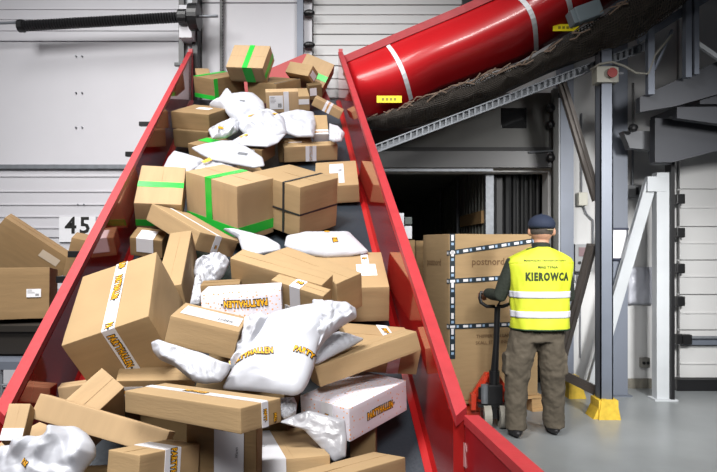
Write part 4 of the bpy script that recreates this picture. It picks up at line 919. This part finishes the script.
def on_vest(p):
    x, z = p.x, p.z; best = None
    for k in range(60):
        a = PI + PI * k / 59 * 1.0; q = vest_pt(a, z)
        if best is None or abs(q.x - x) < best[0]: best = (abs(q.x - x), k)
    k = best[1]; a0, a1 = PI + PI * max(0, k - 1) / 59, PI + PI * min(59, k + 1) / 59; q0, q1 = vest_pt(a0, z), vest_pt(a1, z)
    f = 0 if abs(q1.x - q0.x) < 1e-6 else min(1, max(0, (x - q0.x) / (q1.x - q0.x)))
    return Vector((x, lerp(q0.y, q1.y, f) - .006, p.z))
Mv = Matrix.Rotation(PI / 2, 4, 'X')
bm = bmesh.new()
letters(bm, 'KIEROWCA', .058, Matrix.Translation((VXC + .02, 0, 1.258)) @ Mv, .08, 0, .68, on_vest)
letters(bm, 'MAŁPOLSKI TRANSPORTOWY', .015, Matrix.Translation((VXC + .01, 0, 1.382)) @ Mv, .01, 0, 1.15, on_vest)
letters(bm, 'MAG TYNIA', .020, Matrix.Translation((VXC + .02, 0, 1.332)) @ Mv, .02, 0, 1.0, on_vest)
obj('lettering', bm, mat('vest_print', (44, 56, 26), .7), vest)
# trousers and shoes
bm = bmesh.new()
tube(bm, [(.018, .0, .76), (.018, 0, .83), (.018, 0, .90)], [(.125, .195), (.125, .19), (.115, .18)], 24)
tube(bm, [(-.085, .0, .84), (-.110, .005, .70), (-.135, .01, .56), (-.148, .02, .44), (-.150, .03, .30), (-.148, .035, .16), (-.146, .03, .065)], [(.112, .108), (.110, .112), (.10, .102), (.09, .090), (.088, .086), (.086, .080), (.09, .082)], 20)
tube(bm, [(.105, .0, .84), (.118, .01, .70), (.132, .02, .56), (.143, .04, .44), (.157, .07, .30), (.168, .095, .16), (.172, .105, .07)], [(.112, .105), (.108, .108), (.10, .100), (.092, .092), (.09, .088), (.088, .082), (.092, .084)], 20)
bxx(bm, .20, .235, -.04, .09, .50, .66, bev=.01); bxx(bm, -.245, -.215, -.04, .09, .50, .66, bev=.01)
TR = mat('brown_cloth', (86, 78, 66), .85, bump=.7, bscale=14, var=.12, vscale=9)
tr = fused('trousers', bm, TR, man, .009, 3)
tx = bpy.data.textures.new('folds', 'CLOUDS'); tx.noise_scale = .07; tx.noise_depth = 3
dm = tr.modifiers.new('d', 'DISPLACE'); dm.texture = tx; dm.strength = .030; dm.mid_level = .5; dm.texture_coords = 'LOCAL'
for c in ((-.147, .03), (.172, .105)):
    bm = bmesh.new(); ell(bm, (c[0], c[1] + .06, .045), (.050, .145, .045), 20); ell(bm, (c[0], c[1] - .02, .07), (.048, .06, .06), 16)
    for v in bm.verts: v.co.z = max(v.co.z, .002)
    obj('shoe', bm, mat('dark_leather', (34, 32, 34), .5), man, smooth=True)
# ================================================================== light and camera
def area(name, loc, size, energy, col=(1, 1, 1), tgt=None, sy=None, spread=180):
    l = bpy.data.lights.new(name, 'AREA'); l.energy = energy; l.color = col; l.size = size; l.spread = math.radians(spread)
    if sy: l.shape = 'RECTANGLE'; l.size_y = sy
    o = bpy.data.objects.new(name, l); COL.objects.link(o); o.location = loc
    o.rotation_euler = ((Vector(tgt) - Vector(loc)).to_track_quat('-Z', 'Y').to_euler() if tgt else (0, 0, 0))
area('hall_or_fill_lamp', (-1.3, .6, 5.2), 1.1, 158, (1, .985, .96), (-.6, 3.0, .8), spread=105)
area('hall_or_fill_lamp', (-2.2, 3.6, 5.4), 1.2, 58, (1, .985, .97), (-1.4, 4.9, 1.5), spread=110)
area('hall_or_fill_lamp', (.2, -2.2, 4.2), 1.2, 38, (1, .985, .96), (-.15, 3.2, .6), spread=64)  # weak fill added behind the camera to lift the sides facing it
area('hall_or_fill_lamp', (2.9, 2.2, 2.8), .5, 44, (1, .99, .97), (2.5, 6.3, .7), spread=70)  # added unseen light that brightens the lower right wall
area('hall_or_fill_lamp', (1.6, .6, 3.4), .6, 14, (1, .985, .96), (1.4, 5.0, .6), spread=60)
area('hall_or_fill_lamp', (.3, 2.8, 5.4), .6, 18, (1, 1, 1), (.2, 5.3, 3.3), spread=62)  # added narrow light aimed at the red slide, no real fixture
area('hall_or_fill_lamp', (-3.2, 2.4, 4.6), 1.0, 62, (1, .99, .98), (-3.0, 6.3, 1.9), spread=110)  # extra fill put in to lighten the wall and door at left
w = bpy.data.worlds.new('hall'); sc.world = w; w.use_nodes = True
w.node_tree.nodes['Background'].inputs[0].default_value = (.62, .66, .72, 1); w.node_tree.nodes['Background'].inputs[1].default_value = .055
cam = bpy.data.cameras.new('camera'); co = bpy.data.objects.new('camera', cam); COL.objects.link(co)
co.location = (0, 0, CZ); co.rotation_euler = (PI / 2, 0, 0)
cam.sensor_fit = 'HORIZONTAL'; cam.sensor_width = 36; cam.lens = 36 * FPX / 717; cam.shift_y = 9 / 717; cam.clip_start = .05
sc.camera = co
sc.view_settings.view_transform = 'Standard'; sc.view_settings.look = 'None'; sc.view_settings.gamma = 1; sc.view_settings.use_curve_mapping = False
sc.view_settings.exposure = -.3
